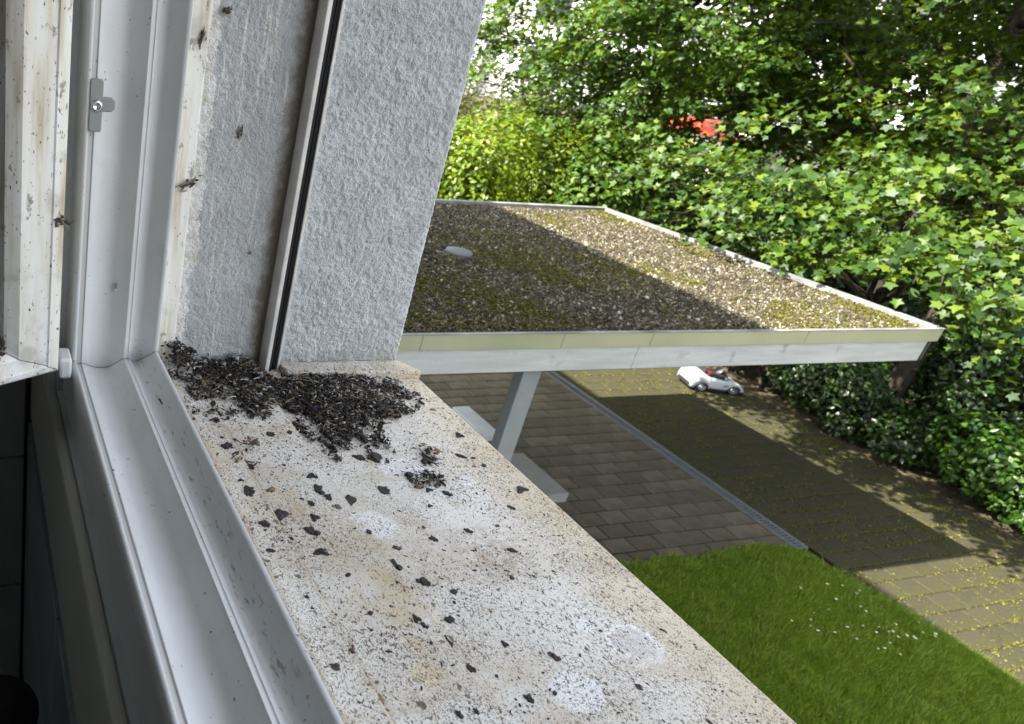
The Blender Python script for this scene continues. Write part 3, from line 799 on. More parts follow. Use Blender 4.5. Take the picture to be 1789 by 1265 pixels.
SCAT = [(0.5085, 0.5842, 0.0115, 1.02, 'k'), (0.4848, 0.5477, 0.0153, 0.44, 'k'), (0.4973, 0.5422, 0.0066, 0.68, 'k'), (0.5003, 0.5281, 0.0065, 0.79, 'k'), (0.3687, 0.5007, 0.0173, 0.85, 'k'), (0.4166, 0.4961, 0.0099, 0.68, 'k'), (0.4316, 0.4898, 0.0119, 0.71, 'k'), (0.3732, 0.5554, 0.0164, 0.64, 'k'), (0.3897, 0.5537, 0.0166, 1.06, 'k'), (0.3985, 0.546, 0.0062, 1.42, 'k'), (0.3053, 0.5224, 0.0123, 0.78, 'k'), (0.3028, 0.5034, 0.0129, 1.46, 'k'), (0.3073, 0.49, 0.0091, 1.19, 'k'), (0.3295, 0.4902, 0.0166, 0.85, 'k'), (0.2862, 0.4829, 0.0089, 1.02, 'k'), (0.2827, 0.4642, 0.0104, 0.99, 'k'), (0.2714, 0.4485, 0.0151, 0.94, 'k'), (0.2326, 0.4561, 0.0116, 0.85, 'k'), (0.2523, 0.4712, 0.0205, 0.64, 'k'), (0.2316, 0.5004, 0.0157, 1.13, 'k'), (0.2319, 0.5173, 0.0071, 0.64, 'k'), (0.2579, 0.5072, 0.0108, 0.71, 'o'), (0.2503, 0.5437, 0.0149, 0.64, 'k'), (0.2365, 0.5724, 0.0134, 0.73, 'k'), (0.2353, 0.5877, 0.0058, 0.85, 'k'), (0.4038, 0.4735, 0.0067, 0.68, 'k'), (0.4192, 0.4367, 0.0092, 0.85, 'k'), (0.3812, 0.4306, 0.0080, 1.1, 'k'), (0.3221, 0.44, 0.0052, 1.13, 'k'), (0.2508, 0.4408, 0.0049, 1.02, 'k'), (0.2691, 0.4215, 0.0146, 0.66, 'k'), (0.225, 0.4243, 0.0094, 0.57, 'k'), (0.3243, 0.5142, 0.0076, 0.85, 'k'), (0.309, 0.4773, 0.009, 1.02, 'g'), (0.2314, 0.6293, 0.0051, 1.36, 'k'), (0.5094, 0.6393, 0.0097, 0.64, 'o'), (0.5104, 0.6751, 0.0076, 1.13, 'k'), (0.4792, 0.6681, 0.0062, 1.22, 'o'), (0.3133, 0.5981, 0.0062, 1.13, 'k'), (0.2895, 0.5966, 0.0143, 0.73, 'k'), (0.5143, 0.4855, 0.0177, 0.6, 'k'), (0.4834, 0.4621, 0.0069, 1.6, 'k'), (0.4444, 0.4072, 0.0099, 0.68, 'k'), (0.3415, 0.4249, 0.0077, 0.94, 'b'), (0.4849, 0.4199, 0.0028, 1.13, 'k'), (0.4522, 0.439, 0.0057, 0.57, 'b'), (0.3278, 0.4069, 0.0133, 1.17, 'k'), (0.3434, 0.3836, 0.013, 0.85, 'k'), (0.3618, 0.3698, 0.0065, 0.85, 'k'), (0.3237, 0.3707, 0.0047, 1.02, 'k'), (0.3159, 0.3808, 0.0032, 1.53, 'k'), (0.2466, 0.3818, 0.0068, 0.83, 'k'), (0.2346, 0.3721, 0.0051, 0.68, 'k'), (0.3412, 0.3437, 0.0084, 0.87, 'k'), (0.3548, 0.3595, 0.004, 1.02, 'k'), (0.311, 0.3434, 0.0075, 1.19, 'k'), (0.3131, 0.3375, 0.0059, 1.27, 'k'), (0.3267, 0.3271, 0.0074, 1.19, 'k'), (0.3278, 0.3225, 0.0051, 1.6, 'k'), (0.3258, 0.3158, 0.0043, 1.13, 'o'), (0.3695, 0.3156, 0.006, 1.19, 'k'), (0.3996, 0.2997, 0.0075, 1.19, 'b'), (0.33, 0.3007, 0.0085, 0.99, 'k'), (0.345, 0.2916, 0.0028, 1.02, 'k'), (0.2274, 0.3095, 0.0086, 0.78, 'b'), (0.2478, 0.306, 0.006, 0.76, 'k'), (0.2482, 0.285, 0.0071, 1.24, 'o'), (0.3562, 0.271, 0.0076, 1.08, 'k'), (0.3774, 0.2716, 0.0035, 1.36, 'k'), (0.3076, 0.2646, 0.0046, 1.21, 'k'), (0.2746, 0.277, 0.0065, 0.85, 'g'), (0.2952, 0.2654, 0.0059, 1.13, 'k'), (0.2746, 0.3192, 0.0056, 0.42, 'k'), (0.2786, 0.3542, 0.0044, 1.02, 'k'), (0.2708, 0.3393, 0.0036, 0.68, 'k'), (0.2454, 0.32, 0.0041, 1.42, 'b'), (0.2338, 0.3612, 0.0036, 0.68, 'k'), (0.2355, 0.3429, 0.0035, 0.54, 'k'), (0.3095, 0.3211, 0.0029, 1.19, 'k'), (0.4431, 0.2656, 0.0061, 0.97, 'b')]
DM = {'k': M_BLACK, 'b': M_BROWN, 'o': M_OCHRE, 'g': M_GREY}
CN = {'k': 'black', 'b': 'brown', 'o': 'ochre', 'g': 'grey'}
def blob_mesh(seed, mat):
    """a ragged clump: a few flattened uneven lumps grown together, with a crumb or two at its rim"""
    r = np.random.default_rng(seed)
    V0, F0 = ICO3; Vs, Fs, o = [], [], 0
    n = r.integers(5, 10)
    for q in range(n):
        c = np.array([r.uniform(-.6, .6), r.uniform(-.5, .5), 0.0]) * (q > 0)
        R_ = r.uniform(0.16, 0.36) * (1.5 if q == 0 else 1)
        V = V0.copy()
        for h in range(5):
            d = r.normal(size=3); d /= np.linalg.norm(d)
            V = V * (1 + 0.13 * np.sin(r.uniform(2, 7) * (V0 @ d) + r.uniform(0, 6)))[:, None]
        V = V * np.array([R_ * r.uniform(.8, 1.3), R_ * r.uniform(.8, 1.3), R_ * r.uniform(1.0, 1.7)])
        V[:, 2] = np.where(V[:, 2] < 0, V[:, 2] * 0.2, V[:, 2])
        Vs.append(V + c); Fs.append(F0 + o); o += len(V)
    V = np.concatenate(Vs); V[:, :2] /= np.abs(V[:, :2]).max(0)[None]
    return npmesh('dropping', V, np.concatenate(Fs), mat, True)
BL = {(c, i): blob_mesh(100 + i + 7 * ord(c), DM[c]) for c in 'kbog' for i in range(5)}
used = {}
for i, (x, y, s, asp, c) in enumerate(SCAT):
    o = bpy.data.objects.new('dropping', BL[(c, i % 5)]); COL.objects.link(o)
    z = ZS + (0.011 if x < 0.246 else 0.006 if x < 0.3225 else 0.0)
    o.location = (x, y, z + 0.0002)
    r = s / 2
    o.scale = (r, r * min(asp, 1.3) * 1.1, min(r * 0.42, 0.0026))
    o.rotation_euler = (0, 0, random.uniform(-0.5, 0.5))
    size = 'tiny' if s < 0.0055 else 'small' if s < 0.009 else 'medium' if s < 0.013 else 'large'
    shape = ' flat elongated' if asp < 0.7 else ' chunky' if asp > 1.1 else ' round'
    zone = 'by the window frame' if x < 0.262 else 'by the outer sill edge' if x > 0.46 else 'mid-sill'
    far = 'by the heap' if y > 0.53 else 'level with the ring marks' if y < 0.345 else 'halfway along'
    tag(o, f'{size}{shape} {CN[c]} dropping {zone}, {far}', 'dropping', 'single droppings scattered on the sill')
same = {}
for o in list(COL.objects):
    if o.name.startswith('dropping') and o.type == 'MESH' and 'label' in o: same.setdefault(o['label'], []).append(o)
ORD = ['nearest the camera', 'second nearest the camera', 'third nearest the camera', 'fourth nearest the camera', 'fifth nearest the camera', 'sixth nearest the camera']
for lab, obs in same.items():
    if len(obs) > 1:
        for q, o in enumerate(sorted(obs, key=lambda o: o.location.y)): o['label'] = lab + ', ' + ORD[min(q, 5)]
# bits stuck to frame, sash and plaster
STUCK = [((0.186, 0.642, 5.6225), (0.0022, 0.011, 0.002), 'k', 'thin black stick-shaped dropping lying on the window frame rail', (0, 0, 0.05)),
         ((0.2205, 0.7520, 5.8195), (0.0140, 0.0030, 0.0055), 'g', 'tangled grey insect remains stuck to the white strip of the jamb', (0, -0.5, 0)),
         ((0.2190, 0.7530, 5.9600), (0.0035, 0.0016, 0.0100), 'k', 'black smear of dirt high on the white strip', (0, 0.15, 0)),
         ((0.2412, 0.7595, 5.9880), (0.0065, 0.0020, 0.0045), 'b', 'brown mud blob at the top of the stained plaster strip', (0, 0, 0)),
         ((0.2745, 0.7600, 5.8730), (0.0035, 0.0018, 0.0065), 'b', 'small brown chip stuck to the stained plaster strip', (0, 0.2, 0)),
         ((0.3050, 0.7600, 5.7430), (0.0028, 0.0015, 0.0022), 'k', 'tiny black speck on the stained plaster strip beside the rail', (0, 0, 0))]
def messy(seed):
    r = np.random.default_rng(seed)
    n = 26
    P = np.stack([r.normal(0, .42, n), r.normal(0, .38, n), np.abs(r.normal(0, .3, n))], 1)
    V, F = lumps(P, r.uniform(.10, .34, n), ICO2, (0.4, 0.8, 1.5), 0.25)
    return npmesh('dirt_clump', V, F, M_MESS, True)
M_MESS = m_drop('insect_remains', [(0, (0.03, 0.025, 0.02)), (0.4, (0.25, 0.22, 0.19)), (0.6, (0.10, 0.07, 0.05)), (0.8, (0.40, 0.36, 0.30))])
for i, (p, s, c, lab, rot) in enumerate(STUCK):
    o = bpy.data.objects.new('dirt_clump', BL[(c, (i * 2 + 1) % 5)] if i == 0 else messy(60 + i)); COL.objects.link(o)
    o.location = p; o.scale = s if i == 0 else (s[0], s[2], s[1]); o.rotation_euler = rot if i == 0 else (math.pi / 2, rot[1], 0)
    tag(o, lab, 'dirt')
o = bpy.data.objects.new('dirt_clump', messy(80)); COL.objects.link(o)
o.location = sp(0.005, 0.162, -0.001); o.scale = (0.009, 0.008, 0.003); o.rotation_euler = (math.pi / 2, 0.4, math.atan2(D.y, D.x) + math.pi)
tag(o, 'dried insect remains on the edge of the open sash', 'dirt')
# black rounded thing deep in the dark room
kb = MB()
kb.lathe([(0.008, 0.0), (0.03, 0.004), (0.038, 0.02), (0.034, 0.042), (0.018, 0.055), (0.003, 0.058)], (0.018, 0.53, 5.32), (0.25, -0.3, 1), 20)
o = link('shower_knob', kb.mesh('shower_knob', M_RUBBER, True)); tag(o, 'black rounded knob in the dark lower left corner of the room', 'knob')

# ------------------------------------------------------------------ carport
def m_gravelbase():
    k = Mat('roof_substrate', 0.95, 0.1)
    k.color(k.ramp(k.noise(5, 6, 0.65), [(0.3, (0.022, 0.018, 0.012)), (0.55, (0.045, 0.038, 0.026)), (0.7, (0.045, 0.046, 0.010))]))
    k.bump(k.noise(40, 4), 0.02)
    return k.m
def m_gravel():
    k = Mat('roof_gravel', 0.8, 0.3)
    k.color(k.ramp(k.island(), [(0, (0.012, 0.010, 0.006)), (0.4, (0.032, 0.026, 0.015)), (0.75, (0.075, 0.062, 0.036)), (0.93, (0.15, 0.13, 0.085)), (1.0, (0.32, 0.30, 0.25))]))
    return k.m
def m_fascia():
    k = Mat('fascia_sheet', 0.38, 0.5, 0.35)
    k.color(k.ramp(k.noise(1.2, 4), [(0.3, (0.30, 0.315, 0.19)), (0.7, (0.38, 0.38, 0.255))]))
    k.bump(k.noise(2.5, 2), 0.004, 0.4)
    return k.m
def m_beam():
    k = Mat('beam_board', 0.75, 0.3)
    c = k.ramp(k.noise(1.0, 5, vec=k.mapped((1.5, 8, 14))), [(0.3, (0.30, 0.305, 0.28)), (0.7, (0.40, 0.405, 0.375))])
    c = k.mix(k.step(k.noise(4.5, 4), 0.62, 0.72), c, (0.25, 0.25, 0.24))
    k.color(c); k.bump(k.noise(40, 3), 0.003)
    return k.m
M_TRIM = plain('roof_trim', (0.15, 0.15, 0.145), 0.6, 0.4, 0.2, var=0.6, scale=3.0)
M_FASC, M_BEAM = m_fascia(), m_beam()
M_POST = plain('post_paint', (0.185, 0.20, 0.195), 0.45, 0.5, var=0.1)
cp = empty('carport', (5.0, 7.4, 0), 'flat-roofed carport with mossy gravel roof and pale metal fascia', 'carport')
FL, FR, BR, BLc = (0.53, 5.03), (10.29, 5.03), (9.95, 9.77), (0.53, 9.77)
link('roof_deck', MB().prism([(0.53, 5.06), (10.24, 5.06), (9.91, 9.73), (0.53, 9.73)], 3.20, 3.555).mesh('roof_deck', m_gravelbase()), cp)
for x0, x1 in ((0.55, 2.2), (2.205, 3.7), (3.705, 5.178), (5.183, 6.210), (6.215, 8.24), (8.245, 10.29)):
    link('fascia_panel', MB().box(x0, x1, 5.030, 5.058, 3.452, 3.600).mesh('fascia_panel', M_FASC), cp, bevel=0.003)
link('edge_trim', MB().box(0.55, 10.30, 5.022, 5.062, 3.6005, 3.609).mesh('edge_trim', M_TRIM), cp, bevel=0.002)
for x0, x1 in ((0.55, 6.112), (6.116, 10.165)):
    link('beam', MB().box(x0, x1, 5.045, 5.16, 3.210, 3.4515).mesh('beam', M_BEAM), cp, bevel=0.004)
def slant(y0, y1, w, z0, z1, name, mat):
    xa = lambda y: 10.29 + (9.95 - 10.29) * (y - 5.03) / 4.74
    return link(name, MB().prism([(xa(y0) - w, y0), (xa(y0), y0), (xa(y1), y1), (xa(y1) - w, y1)], z0, z1).mesh(name, mat), cp, bevel=0.003)
ys = [5.08, 6.2, 7.35, 8.5, 9.775]
for a, b_ in zip(ys[:-1], ys[1:]):
    slant(a, b_ - 0.006, 0.055, 3.50 + random.uniform(-.002, .002), 3.612 + random.uniform(0, .012), 'edge_trim', M_TRIM)
link('edge_trim', MB().box(0.55, 9.93, 9.70, 9.775, 3.50, 3.618).mesh('edge_trim', M_TRIM), cp, bevel=0.003)
for a, b_ in ((5.08, 9.75),):
    slant(a, b_, 0.03, 3.21, 3.499, 'side_board', M_BEAM)
link('post', MB().box(4.962, 5.165, 5.13, 5.245, -0.02, 3.2095).mesh('post', M_POST), cp, bevel=0.006)
link('post', MB().box(4.0, 4.2, 9.4, 9.6, -0.02, 3.1995).mesh('post', M_POST), cp, bevel=0.006)
vc = link('vent_cap', MB().lathe([(0.155, -0.02), (0.160, 0.030), (0.150, 0.045), (0.05, 0.058), (0.01, 0.06)], (5.56, 7.31, 3.572), (0, 0, 1), 28).mesh('vent_cap', plain('vent_plastic', (0.08, 0.083, 0.09), 0.7), True), cp)
# gravel
def in_roof(x, y): return inpoly(x, y, [(3.2, 5.075), (10.20, 5.075), (9.86, 9.70), (3.2, 9.70)])
n = 88000
x = rng.uniform(3.2, 10.25, n); y = rng.uniform(5.07, 9.72, n); k = in_roof(x, y); x, y = x[k], y[k]
OCT = (np.array([[.9, 0, -.45], [-.45, .8, -.45], [-.45, -.8, -.45], [0, 0, 1.0]]), np.array([[0, 1, 3], [1, 2, 3], [2, 0, 3], [0, 2, 1]]))   # four-faced chips
V, F = lumps(np.stack([x, y, 3.560 + rng.uniform(-.006, .012, len(x)) + 0.010 * vnoise(x, y, 1.3, 41)], 1), rng.gamma(5, 0.0024, len(x)) + 0.0055, OCT, (0.6, 0.9, 1.15), 0.25)
o = link('gravel', npmesh('gravel', V, F, m_gravel()), cp); tag(o, kind='stuff')
# moss and sedum cushions
M_RMOSS = leafmat('roof_moss', [(0, (0.026, 0.034, 0.003)), (0.45, (0.066, 0.068, 0.006)), (0.8, (0.13, 0.118, 0.009)), (1, (0.07, 0.05, 0.016))], (0.28, 0.28, 0.03), 0.2, 0.9, 0.1)
n = 90000
x = rng.uniform(3.2, 10.25, n); y = rng.uniform(5.07, 9.72, n)
pt = vnoise(x, y, 0.9, 51) * 0.6 + vnoise(x, y, 2.3, 52) * 0.55 + vnoise(x, y, 6.0, 53) * 0.35
k = in_roof(x, y) & (rng.random(n) < np.clip((pt + 0.16) * 0.95, 0.03, 0.7)); x, y = x[k], y[k]
V, F = lumps(np.stack([x, y, 3.566 + rng.uniform(0, .014, len(x))], 1), rng.uniform(0.007, 0.019, len(x)), OCT, (0.9, 0.9, 0.7), 0.35)
o = link('roof_moss', npmesh('roof_moss', V, F, M_RMOSS), cp); tag(o, kind='stuff')

# ------------------------------------------------------------------ two benches under the carport
def bench(y0, y1, x0, x1, lab, mat):
    b = empty('bench', ((x0 + x1) / 2, (y0 + y1) / 2, 0), lab, 'bench', 'benches under the carport')
    link('seat_slab', MB().box(x0, x1, y0, y1, 0.30, 0.45).mesh('seat_slab', mat), b, bevel=0.012, seg=3)
    for yy in (y0 + 0.12, y1 - 0.24):
        link('leg', MB().box(x0 + 0.05, x1 - 0.05, yy, yy + 0.12, -0.01, 0.2995).mesh('leg', mat), b, bevel=0.006)
bench(8.13, 8.94, 7.475, 7.785, 'pale grey bench block just left of the carport post', plain('bench_paint', (0.36, 0.375, 0.37), 0.6, scale=5))
bench(6.59, 7.58, 7.43, 7.80, 'grey concrete bench block on the patio in front of the post', plain('bench_concrete', (0.17, 0.165, 0.145), 0.8, scale=8, bump=0.002))

# ------------------------------------------------------------------ toy car
M_CARP = plain('toy_white', (0.36, 0.38, 0.40), 0.25, 0.5, var=0.04)
M_CARB = plain('toy_black', (0.018, 0.018, 0.02), 0.5)
M_RED = plain('toy_red', (0.09, 0.012, 0.01), 0.5)
M_RIM = plain('toy_rim', (0.10, 0.105, 0.11), 0.35, 0.5, 0.4)
ca, cb = Vector((13.72, 10.16, 0)), Vector((14.86, 9.80, 0))
cdir = (cb - ca).normalized(); L = (cb - ca).length
car = empty('toy_car', (ca + cb) / 2, 'white ride-on toy car parked at the edge of the bushes', 'toy car', rz=math.atan2(cdir.y, cdir.x))
car.scale = (0.90, 0.88, 0.74)
HW = 0.30
# side profile (x along the car from -L/2 to L/2) upper and lower line
up_ = [(-0.60, 0.30), (-0.57, 0.44), (-0.50, 0.52), (-0.42, 0.53), (-0.34, 0.46), (-0.22, 0.42), (0.0, 0.39), (0.16, 0.375), (0.24, 0.375), (0.36, 0.34), (0.48, 0.29), (0.57, 0.22), (0.60, 0.15)]
def lower(x):
    z = 0.10
    for wx in (-0.36, 0.36):
        d = abs(x - wx)
        if d < 0.155: z = max(z, 0.105 + math.sqrt(max(0, 0.155 ** 2 - d * d)) * 0.98)
    return z
xs = np.linspace(-0.60, 0.60, 61)
uz = np.interp(xs, [p[0] for p in up_], [p[1] for p in up_])
vs, fs = [], []
m = 12
for xx, zu in zip(xs, uz):
    zl = min(lower(xx), zu - 0.03)
    endf = math.sqrt(max(0.0, 1 - (abs(xx) / 0.64) ** 6))
    hw = HW * (0.80 + 0.20 * endf)
    sec = [(hw, zl), (hw * 1.02, zl + 0.3 * (zu - zl)), (hw * 0.99, zl + 0.7 * (zu - zl)), (hw * 0.92, zu - 0.012), (hw * 0.86, zu), (hw * 0.5, zu + 0.012)]
    ring = [(xx, a, z) for a, z in sec] + [(xx, -a, z) for a, z in reversed(sec)]
    vs += ring
for i in range(60):
    for j in range(m):
        fs.append((i * m + j, (i + 1) * m + j, (i + 1) * m + (j + 1) % m, i * m + (j + 1) % m))
fs.append(tuple(range(m))); fs.append(tuple(60 * m + j for j in range(m - 1, -1, -1)))
link('body', MB().add(vs, fs).mesh('body', M_CARP, True), car, local=True)
link('cockpit', MB().prism([(-0.30, -0.24), (0.18, -0.24), (0.22, -0.15), (0.22, 0.15), (0.18, 0.24), (-0.30, 0.24)], 0.20, 0.455).mesh('cockpit', M_CARB), car, local=True, bevel=0.02)
link('seat', MB().box(-0.25, -0.08, -0.15, 0.15, 0.43, 0.485).mesh('seat', M_RED), car, local=True, bevel=0.02)
link('seat_back', MB().box(-0.33, -0.27, -0.15, 0.15, 0.42, 0.585).mesh('seat_back', M_CARB), car, local=True, bevel=0.02)
o = link('windscreen', MB().box(-0.012, 0.012, -0.20, 0.20, 0, 0.13).mesh('windscreen', M_CARB), car, local=True, bevel=0.008); o.location = (0.19, 0, 0.42); o.rotation_euler = (0, math.radians(-28), 0)
o = link('steering_wheel', MB().lathe([(0.02, -.012), (0.075, -.012), (0.085, 0), (0.075, .012), (0.02, .012)], (0, 0, 0), (0.8, 0, -0.6), 16).mesh('steering_wheel', M_RIM, True), car, local=True); o.location = (0.09, 0, 0.52)
o = link('mirror', MB().lathe([(0.005, 0), (0.03, 0.01), (0.032, 0.03), (0.01, 0.045)], (0, 0, 0), (0.9, -0.2, 0.2), 12).mesh('mirror', M_CARP, True), car, local=True); o.location = (0.06, -0.29, 0.46)
for s_ in (-1, 1): link('sill_trim', MB().box(-0.20, 0.20, 0.27 * s_ - 0.04, 0.27 * s_ + 0.04, 0.075, 0.135).mesh('sill_trim', M_CARB), car, local=True, bevel=0.01)
link('rear_grille', MB().box(-0.612, -0.575, -0.22, 0.22, 0.12, 0.20).mesh('rear_grille', M_CARB), car, local=True, bevel=0.01)
link('side_vent', MB().add([(0.08, -0.3075, 0.24), (0.19, -0.3075, 0.28), (0.20, -0.3075, 0.255), (0.10, -0.3075, 0.215)], [(0, 1, 2, 3)]).mesh('side_vent', M_CARB), car, local=True)
for s in (-1, 1):
    o = link('headlight', MB().lathe([(0.05, 0), (0.045, 0.02), (0.01, 0.03)], (0, 0, 0), (0.6, 0.15 * s, 0.6), 14).mesh('headlight', M_CARB, True), car, local=True); o.location = (0.475, 0.20 * s, 0.275)
    for xx in (-0.36, 0.36):
        w_ = link('wheel', MB().lathe([(0.085, -0.045), (0.128, -0.045), (0.136, -0.02), (0.136, 0.02), (0.128, 0.045), (0.085, 0.045)], (0, 0, 0), (0, 1, 0), 24).mesh('wheel', M_CARB, True), car, local=True)
        w_.location = (xx, 0.265 * s, 0.136)
        link('rim', MB().lathe([(0.088, 0.0), (0.080, 0.012), (0.03, 0.006), (0.025, 0.016), (0.004, 0.018)], (0, 0.042 * s, 0), (0, s, 0), 12).mesh('rim', M_RIM), w_, local=True)

# ------------------------------------------------------------------ vegetation
_h = [(-.40, -.03), (-.32, .20), (-.46, .36), (-.62, .56), (-.25, .60), (-.14, .80)]
MAPLE = (np.array([(0, 0)] + _h + [(0, 1.0)] + [(-a, b) for a, b in reversed(_h)] + [(0, .42)], float), 14)
BLUNT = (np.array([(0, 0), (-.45, .1), (-.55, .52), (0, 1.0), (.55, .52), (.45, .1), (0, .42)], float), 6)
OVAL = (np.array([(0, 0), (-.24, .30), (-.25, .58), (0, 1.0), (.25, .58), (.24, .30), (0, .45)], float), 6)
BROAD = (np.array([(0, 0), (-.27, .45), (0, 1.0), (.27, .45)], float), 0)
LANCE = (np.array([(0, 0), (-.16, .45), (0, 1.0), (.16, .45)], float), 0)

def leaves(P, Nrm, Dir, size, tpl):
    """leaf fans at P with normals Nrm, pointing along Dir"""
    T, k = tpl; n = len(P); m = len(T)
    Nrm = Nrm / np.linalg.norm(Nrm, axis=1)[:, None]
    Dir = Dir - Nrm * (Dir * Nrm).sum(1)[:, None]
    Dir = Dir / (np.linalg.norm(Dir, axis=1)[:, None] + 1e-9)
    S = np.cross(Dir, Nrm)
    x = T[:, 0][None, :, None]; y = T[:, 1][None, :, None]
    fold = (0.22 * np.abs(T[:, 0]) - 0.16 * T[:, 1] ** 2)[None, :, None] * rng.uniform(-0.4, 2.2, (n, 1, 1))
    V = P[:, None] + (S[:, None] * x + Dir[:, None] * y + Nrm[:, None] * fold) * np.asarray(size).reshape(-1, 1, 1)
    if k: F0 = np.array([[i, (i + 1) % k, k] for i in range(k)])
    else: F0 = np.array([[0, 1, 2], [0, 2, 3]])
    F = (F0[None] + (np.arange(n) * m)[:, None, None]).reshape(-1, 3)
    return V.reshape(-1, 3), F

def sprays(C, O, rad, per, size, tpl, thick=0.10, tilt=0.45, droop=0.30):
    """layered sprays of leaves: C centres, O outward directions"""
    n = len(C)
    idx = np.repeat(np.arange(n), per)
    q = len(idx)
    r = np.sqrt(rng.random(q)) * np.repeat(rad, per); th = rng.uniform(0, 2 * math.pi, q)
    o = O[idx].copy(); o[:, 2] = 0; o /= np.linalg.norm(o, axis=1)[:, None] + 1e-9
    s = np.stack([-o[:, 1], o[:, 0], np.zeros(q)], 1)
    a = r * np.cos(th); b = r * np.sin(th) * 0.8
    P = C[idx] + o * a[:, None] + s * b[:, None]
    P[:, 2] += rng.normal(0, thick, q) - droop * a - 0.25 * (r ** 2)
    Nm = np.stack([rng.normal(0, tilt, q), rng.normal(0, tilt, q), np.ones(q)], 1) + o * (droop * 0.9)
    Dr = o * np.cos(th)[:, None] + s * np.sin(th)[:, None] + rng.normal(0, 0.5, (q, 3)); Dr[:, 2] -= 0.35
    return leaves(P, Nm, Dr, rng.uniform(0.5, 1.25, q) * size, tpl)

def m_bark(name, a, b):
    k = Mat(name, 0.95, 0.15)
    k.color(k.ramp(k.noise(1.0, 6, 0.65, vec=k.mapped((11, 11, 2.2))), [(0.3, a), (0.7, b)]))
    k.bump(k.noise(1.0, 5, vec=k.mapped((24, 24, 5))), 0.03)
    return k.m
M_BARK = m_bark('maple_bark', (0.014, 0.011, 0.008), (0.045, 0.037, 0.027))
M_MAPLE = leafmat('maple_leaves', [(0, (0.006, 0.020, 0.002)), (0.40, (0.016, 0.040, 0.003)), (0.80, (0.042, 0.076, 0.005)), (1, (0.066, 0.094, 0.006))], (0.19, 0.28, 0.005), 0.22, 0.50, 0.22)
M_MAPLE2 = leafmat('maple_leaves_fresh', [(0, (0.013, 0.036, 0.004)), (0.5, (0.027, 0.060, 0.005)), (0.9, (0.050, 0.090, 0.007)), (1, (0.075, 0.10, 0.012))], (0.21, 0.31, 0.006), 0.26, 0.50, 0.22)
M_YELL = leafmat('yellow_green_leaves', [(0, (0.036, 0.075, 0.003)), (0.5, (0.070, 0.115, 0.004)), (1, (0.12, 0.16, 0.006))], (0.30, 0.36, 0.006), 0.33, 0.4, 0.4)
M_OLIVE = leafmat('olive_leaves', [(0, (0.035, 0.046, 0.012)), (0.6, (0.065, 0.076, 0.018)), (1, (0.11, 0.11, 0.03))], (0.2, 0.22, 0.05), 0.25, 0.6, 0.25)
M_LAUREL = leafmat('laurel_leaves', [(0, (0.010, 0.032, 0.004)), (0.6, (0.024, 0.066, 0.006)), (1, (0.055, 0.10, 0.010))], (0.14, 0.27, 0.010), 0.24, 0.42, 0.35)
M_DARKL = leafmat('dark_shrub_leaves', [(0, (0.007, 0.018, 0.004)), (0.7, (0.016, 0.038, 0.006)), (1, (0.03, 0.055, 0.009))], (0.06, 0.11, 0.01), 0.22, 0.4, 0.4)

def limb(mb, p0, p1, r0, r1, sag=0.0, n=6, wob=0.08):
    p0, p1 = Vector(p0), Vector(p1); pts = []; rad = []
    Ln = (p1 - p0).length
    for i in range(n + 1):
        t = i / n
        p = p0.lerp(p1, t); p.z += sag * math.sin(math.pi * t) * Ln
        if 0 < i < n: p += Vector((random.uniform(-1, 1), random.uniform(-1, 1), random.uniform(-1, 1))) * wob * Ln * 0.25
        pts.append(p); rad.append(r0 + (r1 - r0) * t ** 0.8)
    mb.tube(pts, rad, 8)
    return pts

